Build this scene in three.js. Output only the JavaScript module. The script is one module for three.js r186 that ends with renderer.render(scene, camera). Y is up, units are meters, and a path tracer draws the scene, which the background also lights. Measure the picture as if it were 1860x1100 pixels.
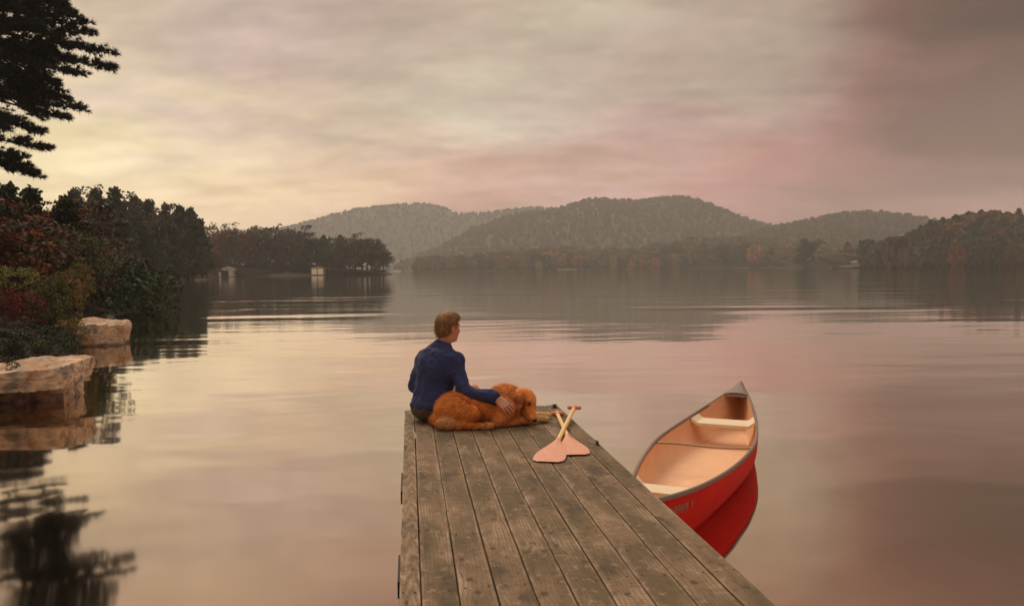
import * as THREE from 'three';
import { mergeGeometries } from 'three/addons/utils/BufferGeometryUtils.js';
import { ImprovedNoise } from 'three/addons/math/ImprovedNoise.js';

// ---------------------------------------------------------------- camera, sky, sun, exposure
const scene = new THREE.Scene();
const HAZE_LENGTH = 1900;                                          // metres over which the air hides 63 % of what lies behind it
const FOCAL = 1400, EYE = 1.9, DECK = 0.68, ROLL = 0.0098, PITCH = Math.atan((550 - 487.2) / FOCAL);
const camera = new THREE.PerspectiveCamera(2 * Math.atan(550 / FOCAL) * 180 / Math.PI, 1860 / 1100, 0.05, 9000);
camera.rotation.order = 'YXZ';
camera.position.set(0, EYE, 0);
camera.rotation.set(-PITCH, 0, -ROLL);
camera.updateMatrixWorld(true);
const renderer = new THREE.WebGLRenderer({ antialias: true });
renderer.toneMapping = THREE.LinearToneMapping;
renderer.toneMappingExposure = 1.1;
renderer.shadowMap.enabled = true;
scene.fog = new THREE.FogExp2(new THREE.Color(0.93, 0.92, 0.88), 1 / HAZE_LENGTH);

const sun = new THREE.DirectionalLight(new THREE.Color(1, 0.84, 0.64), 1.7);
sun.position.set(-28, 84, -66);
sun.shadow.radius = 60;
sun.castShadow = true;
sun.shadow.camera.left = sun.shadow.camera.bottom = -60; sun.shadow.camera.right = sun.shadow.camera.top = 60; sun.shadow.camera.far = 400;
scene.add(sun, sun.target);

// ---------------------------------------------------------------- helpers
const V = (x, y, z) => new THREE.Vector3(x, y, z);
const clamp = (x, a, b) => Math.min(b, Math.max(a, x)), mix = (a, b, t) => a + (b - a) * t;
const smooth = (a, b, x) => { const t = clamp((x - a) / (b - a), 0, 1); return t * t * (3 - 2 * t); };
let seedState = 7;
function seed(n) { seedState = n | 0; }
function rnd() { seedState = (seedState + 0x6d2b79f5) | 0; let t = Math.imul(seedState ^ (seedState >>> 15), 1 | seedState); t = (t + Math.imul(t ^ (t >>> 7), 61 | t)) ^ t; return ((t ^ (t >>> 14)) >>> 0) / 4294967296; }
const rr = (a, b) => a + (b - a) * rnd();
const perlin = new ImprovedNoise();
const n3 = (x, y, z) => perlin.noise(x, y, z);
const fbm = (x, y, z, o = 4) => { let s = 0, a = 0.5; for (let i = 0; i < o; i++) { s += a * n3(x, y, z); x *= 2.03; y *= 2.03; z *= 2.03; a *= 0.5; } return s; };
const lin = (r, g, b) => new THREE.Color().setRGB(r, g, b);
const srgb = (r, g, b) => new THREE.Color().setRGB(r / 255, g / 255, b / 255, THREE.SRGBColorSpace);
const rayTo = (px, py) => V((px - 930) / FOCAL, -(py - 550) / FOCAL, -1).applyMatrix4(new THREE.Matrix4().extractRotation(camera.matrixWorld));
function at(px, py, depth) { const d = rayTo(px, py); return camera.position.clone().addScaledVector(d, depth / -d.z); }   // the point seen at a picture position, at a real distance
const xAt = (px, depth) => (px - 930) / FOCAL * depth;
const horizonY = (px) => 487.2 - 0.0098 * (px - 930);
const topY = (px, py, depth) => EYE + (horizonY(px) - py) / FOCAL * depth;
const used = new Map();
function numbered(name) { const k = used.get(name) ?? 0; used.set(name, k + 1); return k ? name + '_' + String(k).padStart(3, '0') : name; }
function tag(o, label, category, group, kind) {
  if (label) o.userData.label = label;
  if (category) o.userData.category = category;
  if (group) o.userData.group = group;
  if (kind) o.userData.kind = kind;
  return o;
}
function base(name, pos, turn = 0) { const g = new THREE.Group(); g.name = numbered(name); g.position.copy(pos); g.rotation.y = turn; scene.add(g); return g; }
function part(name, geo, mat, parent) { const m = new THREE.Mesh(geo, mat); m.name = name; m.castShadow = m.receiveShadow = true; parent.add(m); return m; }
function solo(name, geo, mat) { const m = new THREE.Mesh(geo, mat); m.name = numbered(name); m.castShadow = m.receiveShadow = true; scene.add(m); return m; }
function copyOf(o, name) { const c = o.clone(); c.userData = {}; c.name = numbered(name); scene.add(c); return c; }
const std = (o) => new THREE.MeshStandardMaterial({ roughness: 0.85, ...o });
function geoOf(pos, idx, col, uv, nor) {
  const g = new THREE.BufferGeometry();
  g.setAttribute('position', new THREE.BufferAttribute(new Float32Array(pos), 3));
  if (idx) g.setIndex(new THREE.BufferAttribute(new Uint32Array(idx), 1));
  if (col) g.setAttribute('color', new THREE.BufferAttribute(new Float32Array(col), 3));
  if (uv) g.setAttribute('uv', new THREE.BufferAttribute(new Float32Array(uv), 2));
  if (nor) g.setAttribute('normal', new THREE.BufferAttribute(new Float32Array(nor), 3)); else g.computeVertexNormals();
  return g;
}
const ORD = ['first', 'second', 'third', 'fourth', 'fifth', 'sixth', 'seventh', 'eighth', 'ninth', 'tenth', 'eleventh', 'twelfth', 'thirteenth', 'fourteenth', 'fifteenth', 'sixteenth', 'seventeenth', 'eighteenth', 'nineteenth', 'twentieth', 'twenty-first', 'twenty-second', 'twenty-third', 'twenty-fourth', 'twenty-fifth'];
function tube(points, radii, sides = 7, cap = true) {           // tapered tube along a polyline
  const pos = [], idx = [], n = points.length; let up = V(0.13, 0.97, 0.2);
  for (let i = 0; i < n; i++) {
    const t = points[Math.min(i + 1, n - 1)].clone().sub(points[Math.max(i - 1, 0)]).normalize();
    const a = up.clone().cross(t); if (a.lengthSq() < 1e-4) a.set(1, 0, 0).cross(t); a.normalize(); const b = t.clone().cross(a);
    for (let k = 0; k < sides; k++) { const w = k / sides * 2 * Math.PI, r = radii[i]; const p = points[i].clone().addScaledVector(a, Math.cos(w) * r).addScaledVector(b, Math.sin(w) * r); pos.push(p.x, p.y, p.z); }
    if (i) for (let k = 0; k < sides; k++) { const o = (i - 1) * sides, k2 = (k + 1) % sides; idx.push(o + k, o + k2, o + sides + k, o + k2, o + sides + k2, o + sides + k); }
  }
  if (cap) for (const i of [0, n - 1]) { const c = pos.length / 3; pos.push(points[i].x, points[i].y, points[i].z); for (let k = 0; k < sides; k++) { const o = i * sides, k2 = (k + 1) % sides; i ? idx.push(c, o + k, o + k2) : idx.push(c, o + k2, o + k); } }
  return geoOf(pos, idx);
}
function boxAt(w, h, d, x, y, z) { return new THREE.BoxGeometry(w, h, d).translate(x, y, z); }
const bare = (g) => { const q = g.index ? g.toNonIndexed() : g; for (const k of Object.keys(q.attributes)) if (k !== 'position' && k !== 'normal') q.deleteAttribute(k); return q; };
const join = (list) => mergeGeometries(list.map(bare));

// ---------------------------------------------------------------- sky: overcast dusk, cream glow low on the left, mauve cloud to the right
const HAZE = [0.236, 0.188, 0.138];                              // light that the haze itself sends to the eye, as it renders
function buildSky() {
  const P = [
    [300, 20, 172.6, 173.6, 161.9], [700, 20, 184.6, 150.6, 140.5], [1000, 20, 158.7, 134.9, 123.4], [1300, 20, 164.5, 138.7, 121.2], [1550, 20, 100.7, 56.6, 49.1], [1750, 20, 63.1, 27.9, 22.8], [1850, 20, 54.4, 22.3, 18.5],
    [60, 40, 167.2, 157.8, 148.8], [60, 160, 222.0, 196.2, 168.2], [60, 280, 217.5, 201.4, 154.9],
    [300, 110, 173.7, 139.7, 134.1], [500, 120, 199.1, 174.4, 163.4], [700, 100, 174.6, 163.5, 144.4], [1000, 100, 187.1, 174.9, 153.8], [1300, 100, 171.2, 151.3, 135.1], [1420, 110, 184.2, 175.8, 154.8], [1550, 90, 95.0, 57.4, 50.7], [1750, 100, 92.7, 44.4, 42.5],
    [250, 220, 230.6, 214.8, 179.4], [450, 180, 194.2, 167.5, 162.8], [700, 180, 196.5, 186.7, 161.2], [950, 180, 214.9, 206.9, 180.0], [1200, 150, 180.5, 162.3, 144.9], [1450, 180, 196.0, 187.3, 167.7], [1650, 180, 180.6, 111.6, 113.5], [1830, 180, 107.6, 53.0, 57.1],
    [200, 300, 230.1, 215.8, 168.0], [450, 300, 226.4, 210.0, 165.3], [600, 310, 225.7, 195.1, 158.4], [800, 260, 208.5, 168.9, 151.3], [1100, 250, 176.8, 140.6, 141.4], [1300, 260, 186.8, 157.1, 146.1], [1500, 260, 165.4, 121.8, 119.4], [1700, 260, 119.5, 60.4, 65.8], [1850, 260, 93.0, 42.4, 46.6],
    [250, 370, 232.4, 200.2, 162.8], [420, 370, 228.1, 201.0, 165.4], [700, 340, 191.6, 158.1, 135.4], [900, 350, 181.9, 143.8, 129.9], [1100, 330, 187.9, 157.5, 140.1], [1350, 330, 169.1, 125.6, 114.5], [1550, 340, 126.4, 71.3, 74.6], [1700, 330, 127.6, 63.5, 65.8], [1850, 330, 159.5, 72.4, 67.5],
    [200, 460, 235.6, 197.1, 157.2], [500, 450, 224.1, 191.4, 163.4], [750, 450, 170.4, 141.3, 124.1], [1100, 450, 190.6, 156.0, 130.3], [1400, 410, 172.6, 109.3, 97.9], [1650, 400, 157.0, 74.6, 72.2], [1800, 375, 190.5, 85.7, 76.9], [1800, 460, 202.8, 91.6, 81.2],
    // above the frame, as the water shows it
    [150, -40, 204, 173, 150], [350, -60, 196, 165, 144], [620, -60, 165, 137, 127], [640, -130, 138, 112, 99], [1050, -80, 186, 158, 135], [1400, -60, 165, 131, 119], [1700, -80, 130, 100, 88], [1850, -60, 116, 88, 77], [300, -200, 173, 145, 127], [1000, -250, 173, 147, 128], [1600, -250, 148, 119, 106],
  ].map(([x, y, r, g, b]) => { const d = rayTo(x, y).normalize(), c = srgb(r, g, b); return [Math.atan2(d.x, -d.z), Math.asin(d.y), c.r, c.g, c.b, 0.1]; });
  const rad = Math.PI / 180;
  for (const [az, el, r, g, b] of [[-52, 6, 240, 208, 166], [-58, 20, 187, 163, 143], [-90, 6, 160, 135, 118], [-92, 18, 143, 122, 110], [-95, 38, 204, 182, 162], [-140, 6, 128, 109, 101], [-140, 18, 129, 112, 102], [-140, 42, 208, 190, 172], [180, 6, 123, 106, 101], [-180, 6, 123, 106, 101], [180, 18, 128, 110, 102], [-180, 18, 128, 110, 102], [180, 45, 208, 190, 174], [-180, 45, 208, 190, 174], [140, 6, 126, 105, 98], [140, 18, 128, 109, 101], [140, 42, 204, 184, 168], [92, 6, 133, 106, 99], [92, 18, 128, 105, 98], [95, 38, 186, 164, 150], [56, 8, 149, 115, 105], [60, 22, 126, 101, 91],
    [-35, 48, 214, 196, 178], [0, 46, 210, 194, 178], [35, 48, 204, 186, 172], [-90, 64, 242, 226, 208], [0, 68, 242, 226, 208], [90, 64, 238, 222, 206], [180, 68, 242, 228, 212], [-180, 68, 242, 228, 212], [-140, 88, 246, 232, 214], [60, 88, 246, 232, 214], [-35, 31, 190, 168, 148]]) {
    const c = srgb(r, g, b); P.push([az * rad, el * rad, c.r, c.g, c.b, 0.3]);
  }
  const W = 2048, H = 1024, data = new Float32Array(W * H * 4);
  const gw = 512, gh = 129, grid = new Float32Array(gw * gh * 3);
  for (let j = 0; j < gh; j++) for (let i = 0; i < gw; i++) {
    const el = j / (gh - 1) * Math.PI / 2, az = (i + 0.5) / gw * 2 * Math.PI - Math.PI; let sw = 0, r = 0, g = 0, b = 0;
    for (const q of P) { let da = Math.abs(az - q[0]); if (da > Math.PI) da = 2 * Math.PI - da; da *= Math.cos((el + q[1]) / 2); const de = (el - q[1]) * 1.5, d2 = (da * da + de * de) / (q[5] * q[5]); const w = (Math.exp(-d2 * 0.9) + 0.002 / (1 + d2 * d2)) * (q[5] > 0.2 ? 0.3 : 1); sw += w; r += w * q[2]; g += w * q[3]; b += w * q[4]; }
    const o = (j * gw + i) * 3; grid[o] = r / sw; grid[o + 1] = g / sw; grid[o + 2] = b / sw;
  }
  for (let j = 0; j < H; j++) {
    const el = ((j + 0.5) / H - 0.5) * Math.PI, e = Math.max(0, el); if (el < 0) continue;
    for (let i = 0; i < W; i++) {
      const th = ((i + 0.5) / W - 0.5) * 2 * Math.PI, dx = Math.cos(th) * Math.cos(e), dz = Math.sin(th) * Math.cos(e), dy = Math.sin(e), az = Math.atan2(dx, -dz);
      const k = 1 / (dy + 0.16), cx = dx * k, cz = dz * k;                                     // cloud sheet seen in perspective
      const n = fbm(cx * 1.5 + 3, 0.3, cz * 2.3, 5), m = fbm(cx * 0.7 + 9, 4.3, cz * 1.3 + 2, 3), wob = n * 0.11 + m * 0.20;
      const gj = clamp((e + wob * 0.6) / (Math.PI / 2) * (gh - 1), 0, gh - 1.001), gi = (((az + wob + Math.PI) / (2 * Math.PI) * gw - 0.5) % gw + gw) % gw;
      const j0 = Math.floor(gj), i0 = Math.floor(gi), fj = gj - j0, fi = gi - i0, i1 = (i0 + 1) % gw;
      const f = 1 + 0.34 * n + 0.34 * fbm(cx * 4.6 + 1, 7.3, cz * 8.5, 4) + 0.16 * fbm(cx * 15, 2.2, cz * 24, 3);
      const T = Math.exp(-Math.min(2150, 178 / Math.max(dy, 0.01)) / HAZE_LENGTH);                   // how clear the haze under the cloud is along this line of sight
      for (let c = 0; c < 3; c++) {
        const a = mix(mix(grid[(j0 * gw + i0 % gw) * 3 + c], grid[(j0 * gw + i1) * 3 + c], fi), mix(grid[((j0 + 1) * gw + i0 % gw) * 3 + c], grid[((j0 + 1) * gw + i1) * 3 + c], fi), fj);
        const v = a * 0.98 * [1, 1 + 0.03 * n, 1 + 0.06 * n][c], S = Math.max(0.3 * v, (v - (1 - T) * HAZE[c]) / T) * f; data[(j * W + i) * 4 + c] = c ? Math.max(S, data[(j * W + i) * 4] * [1, 0.46, 0.42][c]) : S;
      }
      data[(j * W + i) * 4 + 3] = 1;
    }
  }
  for (let j = 0; j < H / 2; j++) for (let o = 0; o < W * 4; o++) data[j * W * 4 + o] = data[(H / 2) * W * 4 + o];
  // the lowest cloud never gets much darker than the cloud above it
  const mean = (o) => (data[o] + data[o + 1] + data[o + 2]) / 3, ten = Math.ceil((0.5 + 10 / 180) * H), twenty = Math.floor((0.5 + 20 / 180) * H), sample = [];
  for (let j = ten; j < twenty; j += 2) for (let i = 0; i < W; i += 5) sample.push(mean((j * W + i) * 4));
  sample.sort((a, b) => a - b); const usual = sample[sample.length >> 1];
  for (let j = H / 2; j < H; j++) { const deg = ((j + 0.5) / H - 0.5) * 180, fl = usual * 0.64 * (1 - smooth(9.5, 17, deg)); for (let i = 0; i < W; i++) { const o = (j * W + i) * 4, m = mean(o), d = usual * 0.12, h = Math.max(d - Math.abs(m - fl), 0) / d, k = (Math.max(m, fl) + h * h * d * 0.25) / m; for (let c = 0; c < 3; c++) data[o + c] *= k; } }
  const t = new THREE.DataTexture(data, W, H, THREE.RGBAFormat, THREE.FloatType);
  t.mapping = THREE.EquirectangularReflectionMapping; t.magFilter = THREE.LinearFilter; t.needsUpdate = true;
  scene.background = t; scene.environment = t;
}
buildSky();

// ---------------------------------------------------------------- water
function waveField(N, size, count, lmin, lmax, spread, stretch, s) {   // tileable sum of sines, crests mostly across the view
  seed(s); const h = new Float32Array(N * N), sx = new Float32Array(N * N), sz = new Float32Array(N * N);
  for (let w = 0; w < count; w++) {
    const L = lmin * Math.pow(lmax / lmin, rnd()), th = (rnd() - 0.5) * spread, kz = Math.max(1, Math.round(size / L * Math.cos(th))), kx = Math.round(size / L * Math.sin(th) / stretch), ph = rnd() * 6.283, a = Math.pow(L, 1.0) * rr(0.4, 1);
    const cz = new Float32Array(N), szn = new Float32Array(N);
    for (let j = 0; j < N; j++) { const q = 2 * Math.PI * kz * j / N + ph; cz[j] = Math.cos(q); szn[j] = Math.sin(q); }
    for (let i = 0; i < N; i++) { const q = 2 * Math.PI * kx * i / N, ci = Math.cos(q), si = Math.sin(q); const ax = a * 2 * Math.PI * kx / size, az = a * 2 * Math.PI * kz / size;
      for (let j = 0; j < N; j++) { const c = cz[j] * ci - szn[j] * si, d = szn[j] * ci + cz[j] * si; h[j * N + i] += a * c; sx[j * N + i] -= ax * d; sz[j * N + i] -= az * d; } }
  }
  return { h, sx, sz };
}
function rippleTexture(s, N, size) {                              // long swell in drifting patches, and a fine ripple over all
  const a = waveField(N, size, 46, 1.5, 12, 0.9, 1.6, s), b = waveField(N, size, 44, 0.4, 1.6, 1.3, 1.3, s + 12), n = N * N, h = new Float32Array(n); let va = 0, vb = 0, top = 0;
  for (let i = 0; i < n; i += 7) { va += a.sx[i] ** 2 + a.sz[i] ** 2; vb += b.sx[i] ** 2 + b.sz[i] ** 2; }
  const ka = 0.0050 / Math.sqrt(va / (n / 7)), kb = 0.0030 / Math.sqrt(vb / (n / 7)), M = 128, mask = new Float32Array(M * M);
  for (let j = 0; j < M; j++) for (let i = 0; i < M; i++) { const p = i / M * 2 * Math.PI, q = j / M * 2 * Math.PI; mask[j * M + i] = smooth(-0.25, 0.35, fbm(Math.cos(p) * 0.6 + 2, Math.sin(p) * 0.6, Math.cos(q) * 2.0 + Math.sin(q) * 1.3, 3)) * 1.4 + 0.12; }
  for (let j = 0; j < N; j++) for (let i = 0; i < N; i++) { const u = i / N * M, v = j / N * M, i0 = Math.floor(u), j0 = Math.floor(v), fu = u - i0, fv = v - j0, i1 = (i0 + 1) % M, j1 = (j0 + 1) % M, m = mix(mix(mask[j0 * M + i0], mask[j0 * M + i1], fu), mix(mask[j1 * M + i0], mask[j1 * M + i1], fu), fv), o = j * N + i; h[o] = a.h[o] * ka * m + b.h[o] * kb; top = Math.max(top, Math.abs(h[o])); }
  const data = new Float32Array(n); for (let i = 0; i < n; i++) data[i] = 0.5 + h[i] / (2 * top);
  const t = new THREE.DataTexture(data, N, N, THREE.RedFormat, THREE.FloatType); t.wrapS = t.wrapT = THREE.RepeatWrapping; t.magFilter = THREE.LinearFilter; t.needsUpdate = true;
  return { t, scale: 2 * top };
}
function buildWater() {
  const fine = rippleTexture(11, 2048, 72);
  const X0 = -1700, X1 = 1700, Z0 = 60, Z1 = -2150;
  fine.t.repeat.set(1 / 72, 1 / 72);
  const g = geoOf([X0, 0, Z0, X1, 0, Z0, X1, 0, Z1, X0, 0, Z1], [0, 1, 2, 0, 2, 3], null, [X0, -Z0, X1, -Z0, X1, -Z1, X0, -Z1], [0, 1, 0, 0, 1, 0, 0, 1, 0, 0, 1, 0]);
  const m = new THREE.MeshPhysicalMaterial({ color: lin(0.74, 0.62, 0.47), metalness: 1, roughness: 0.05, bumpMap: fine.t, bumpScale: fine.scale });
  tag(solo('water', g, m), 'calm lake water mirroring the sky', null, null, 'structure');
}
buildWater();

// ---------------------------------------------------------------- hills and banks
function profileAt(list, x) { for (let i = 1; i < list.length; i++) if (x <= list[i][0]) { const t = clamp((x - list[i - 1][0]) / (list[i][0] - list[i - 1][0]), 0, 1); const s = t * t * (3 - 2 * t); return mix(list[i - 1][1], list[i][1], mix(t, s, 0.5)); } return list[list.length - 1][1]; }
const foliageMat = std({ vertexColors: true, roughness: 0.9, side: THREE.DoubleSide });
const barkMat = std({ color: lin(0.05, 0.036, 0.026), roughness: 0.95 });
function blobCrown(s, n) {                                        // crown of a far tree: small leaf clumps on a lumpy body
  seed(s); const g = new THREE.IcosahedronGeometry(1, 4), p = g.attributes.position;
  for (let i = 0; i < p.count; i++) { const v = V().fromBufferAttribute(p, i), k = 1 + 0.42 * n3(v.x * 2.1 + s, v.y * 2.1, v.z * 2.1) + 0.34 * n3(v.x * 4.4 + s, v.y * 4.4, v.z * 4.4) + 0.2 * n3(v.x * 9 + s, v.y * 9, v.z * 9); v.multiplyScalar(k); v.y = v.y * n + n * 0.75; p.setXYZ(i, v.x, v.y, v.z); }
  g.computeVertexNormals(); return g;
}
const farCrowns = [blobCrown(3, 1.25), blobCrown(17, 1.9), blobCrown(29, 1.0)];
function hill(name, label, D, front, back, prof, tree, rough, woodColors, count, s, woodName) {
  seed(s);
  const nx = 120, nz = 26, pos = [], idx = [], x0 = prof[0][0], x1 = prof[prof.length - 1][0];
  const heightAt = (u, v) => {                                   // u picture column of the crest, v 0 front .. 1 crest .. 2 back
    const px = mix(x0, x1, u), top = Math.max(2, topY(px, profileAt(prof, px), D) - tree), X = xAt(px, D);
    const rise = v <= 1 ? Math.pow(smooth(0, 1, v), 0.8) : 1 - smooth(1, 2, v) * 0.7, z = -(v <= 1 ? mix(front, D, v) : mix(D, back, v - 1));
    const y = top * rise + rough * fbm(X / 90 + s, z / 90, 1.5, 3) * Math.sin(Math.PI * clamp(v, 0, 2) / 2) * (v > 0.85 && v < 1.15 ? 0.25 : 1);
    return V(X, v === 0 ? -1 : Math.max(y, 0.3), z);
  };
  for (let j = 0; j <= nz; j++) for (let i = 0; i <= nx; i++) { const p = heightAt(i / nx, j / nz * 2); pos.push(p.x, p.y, p.z); if (i && j) { const a = j * (nx + 1) + i; idx.push(a, a - nx - 1, a - 1, a - 1, a - nx - 1, a - nx - 2); } }
  const m = solo(name, geoOf(pos, idx), std({ color: lin(0.07, 0.062, 0.045), roughness: 1 })); tag(m, label, null, null, 'structure');
  farCrowns.forEach((geo, k) => {
    const n = Math.round(count / farCrowns.length), im = new THREE.InstancedMesh(geo, std({ roughness: 1 }), n), M = new THREE.Matrix4(), q = new THREE.Quaternion(), e = new THREE.Euler();
    for (let i = 0; i < n; i++) {
      const p = heightAt(rnd(), Math.pow(rnd(), 0.75) * 1.12), h = tree * rr(0.55, 1.1), w = h * rr(0.26, 0.42);
      e.set(0, rnd() * 6.28, 0); M.compose(p, q.setFromEuler(e), V(w, h / 3.2 / [1, 1.35, 0.85][k] * 1.25, w)); im.setMatrixAt(i, M);
      const c = woodColors[Math.floor(rnd() * woodColors.length)].clone().multiplyScalar(rr(0.7, 1.3)); im.setColorAt(i, c);
    }
    im.name = numbered(woodName); tag(im, label.replace(/^.*?(hill|mountain|ridge|slope)/, 'woods covering the $1'), null, null, 'stuff'); scene.add(im);
  });
}
const WOOD = [lin(0.05, 0.05, 0.03), lin(0.07, 0.055, 0.035), lin(0.09, 0.055, 0.03), lin(0.045, 0.05, 0.032), lin(0.11, 0.06, 0.035), lin(0.20, 0.085, 0.04), lin(0.15, 0.11, 0.05)];
const WOODD = [lin(0.03, 0.034, 0.02), lin(0.035, 0.036, 0.022), lin(0.028, 0.034, 0.022), lin(0.06, 0.032, 0.018), lin(0.11, 0.042, 0.02)];
hill('hills', 'pale distant mountain fading in haze left of the main mountain', 2000, 1500, 2100, [[380, 440], [460, 424], [530, 411], [580, 397], [615, 387], [655, 377], [700, 371], [760, 367], [800, 372], [840, 385], [870, 385], [920, 379], [970, 374], [1010, 376], [1100, 388], [1200, 400], [1330, 420]], 8, 14, WOOD, 3600, 5, 'distant_mountain_wood');
hill('hills', 'long wooded main mountain rising in haze behind the middle shore', 1400, 960, 1600, [[770, 462], [800, 448], [830, 430], [870, 409], [930, 391], [1000, 379], [1060, 364], [1100, 361], [1150, 363], [1200, 357], [1235, 356], [1270, 367], [1310, 386], [1350, 398], [1400, 411], [1460, 424], [1560, 442], [1650, 455]], 9, 16, WOOD, 5200, 8, 'main_mountain_wood');
hill('hills', 'smaller rounded wooded hill between main mountain and right wood', 1050, 760, 1200, [[1300, 440], [1350, 424], [1390, 410], [1430, 404], [1480, 394], [1530, 384], [1570, 382], [1610, 389], [1660, 401], [1710, 408], [1800, 415], [1900, 430]], 9, 10, WOOD.concat(WOODD), 3200, 13, 'rounded_hill_wood');
hill('hills', 'low wooded slope behind the trees of the middle shore', 840, 690, 900, [[780, 487], [820, 470], [870, 462], [930, 455], [1000, 447], [1080, 450], [1150, 450], [1200, 440], [1260, 430], [1330, 428], [1420, 432], [1500, 430], [1600, 432], [1680, 440]], 13, 4, WOOD, 2200, 21, 'middle_shore_wood');
hill('hills', 'dark wooded ridge rising along the right edge of the lake', 385, 322, 470, [[1585, 476], [1620, 450], [1650, 428], [1682, 408], [1720, 394], [1760, 388], [1810, 384], [1870, 386], [1950, 390], [2050, 395], [2200, 420]], 13, 4, WOODD, 1500, 34, 'right_ridge_wood');

function bank(name, label, line, inland, heights, col) {         // strip of land behind a shoreline polyline
  const pos = [], idx = [], n = heights.length, pts = [];
  for (let i = 0; i < line.length - 1; i++) for (let k = 0; k < 8; k++) { const t = k / 8; pts.push([mix(line[i][0], line[i + 1][0], t), mix(line[i][1], line[i + 1][1], t)]); }
  pts.push(line[line.length - 1]);
  pts.forEach(([x, z], i) => {
    const wob = 0.6 * n3(x * 0.3, 0, z * 0.3);
    heights.forEach(([t, h], j) => { const X = x + inland[0] * t + wob * (j < 3 ? 1 : 0), Z = z + inland[1] * t; pos.push(X, h + (j > 1 ? h * 0.4 * n3(X * 0.15, 2, Z * 0.15) + 0.15 * n3(X * 0.8, 5, Z * 0.8) : 0), Z); if (i && j) { const a = i * n + j; idx.push(a, a - 1, a - n, a - 1, a - n - 1, a - n); } });
  });
  const g = geoOf(pos, idx); return tag(solo(name, g, std({ color: col, roughness: 1, side: THREE.DoubleSide })), label, null, null, 'structure');
}
const H0 = [[-0.5, -0.6], [0, 0.02], [0.8, 0.35], [3, 0.8], [12, 2.0], [40, 5], [120, 8]];
bank('ground', 'earth bank along the left shore under the shrubs', [[-8.6, 6], [-8.2, -4], [-7.6, -9], [-8.7, -13], [-9.9, -17], [-12.4, -21], [-14.0, -25], [-19.8, -40], [-41, -76], [-62, -128], [-72, -176], [-110, -200], [-160, -215]], [-1, -0.1], H0, lin(0.045, 0.036, 0.022));
bank('ground', 'earth shore of the wooded point left of the lake gap', [[-190, -236], [-120, -244], [-94, -250], [-71, -283], [-58, -284], [-45, -279], [-44.5, -292], [-60, -330], [-120, -380], [-220, -400]], [-0.75, -0.05], [[-0.5, -0.6], [0, 0.02], [0.8, 0.3], [3, 0.7], [12, 1.6], [40, 3.5], [60, 4]], lin(0.09, 0.07, 0.045));
const FAR_SHORE = [[-86, -770], [-84, -745], [-60, -738], [20, -735], [90, -735], [150, -700], [196, -640], [210, -560], [206, -470], [196, -400], [188, -350], [226, -325], [420, -310]];
function shoreDepth(line, px) {                                  // distance to a shoreline along a picture column
  const k = (px - 930) / FOCAL; let best = 1e9;
  for (let i = 1; i < line.length; i++) { const [ax, az] = line[i - 1], [bx, bz] = line[i], fa = ax + az * k, fb = bx + bz * k; if (fa * fb <= 0 && fa !== fb) best = Math.min(best, -(az + (bz - az) * fa / (fa - fb))); }
  return best < 1e9 ? best : -line[line.length - 1][1];
}
bank('ground', 'pale earth shore under the middle and right woods', FAR_SHORE, [0.1, -1], [[-0.6, -0.6], [0, 0.15], [1.2, 0.9], [5, 1.2], [16, 2.5], [60, 6], [130, 9]], lin(0.075, 0.062, 0.042));

// ---------------------------------------------------------------- trees
function leafQuads(out, c, n, rad, size, cols, flat = 0.6, tint = null) {
  for (let i = 0; i < n; i++) {
    let x, y, z; do { x = rr(-1, 1); y = rr(-1, 1); z = rr(-1, 1); } while (x * x + y * y + z * z > 1);
    const p = V(c.x + x * rad.x, c.y + y * rad.y, c.z + z * rad.z), nrm = V(x + rr(-1, 1) * 0.9, y * flat + rr(-0.2, 1), z + rr(-1, 1) * 0.9).normalize();
    const a = V(rr(-1, 1), rr(-1, 1), rr(-1, 1)).cross(nrm).normalize(), b = nrm.clone().cross(a), s = size * rr(0.55, 1.25), col = (tint ?? cols[Math.floor(rnd() * cols.length)]), k = rr(0.75, 1.25);
    const o = out.pos.length / 3;
    for (const [u, w] of [[-1, 0], [0, -0.55], [1, 0], [0, 0.55]]) { out.pos.push(p.x + (a.x * u + b.x * w) * s, p.y + (a.y * u + b.y * w) * s, p.z + (a.z * u + b.z * w) * s); out.nor.push(nrm.x, nrm.y, nrm.z); out.col.push(col.r * k, col.g * k, col.b * k); }
    out.idx.push(o, o + 1, o + 2, o, o + 2, o + 3);
  }
}
const leafGeo = (o) => geoOf(o.pos, o.idx, o.col, null, o.nor);
const newOut = () => ({ pos: [], nor: [], col: [], idx: [] });
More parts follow.
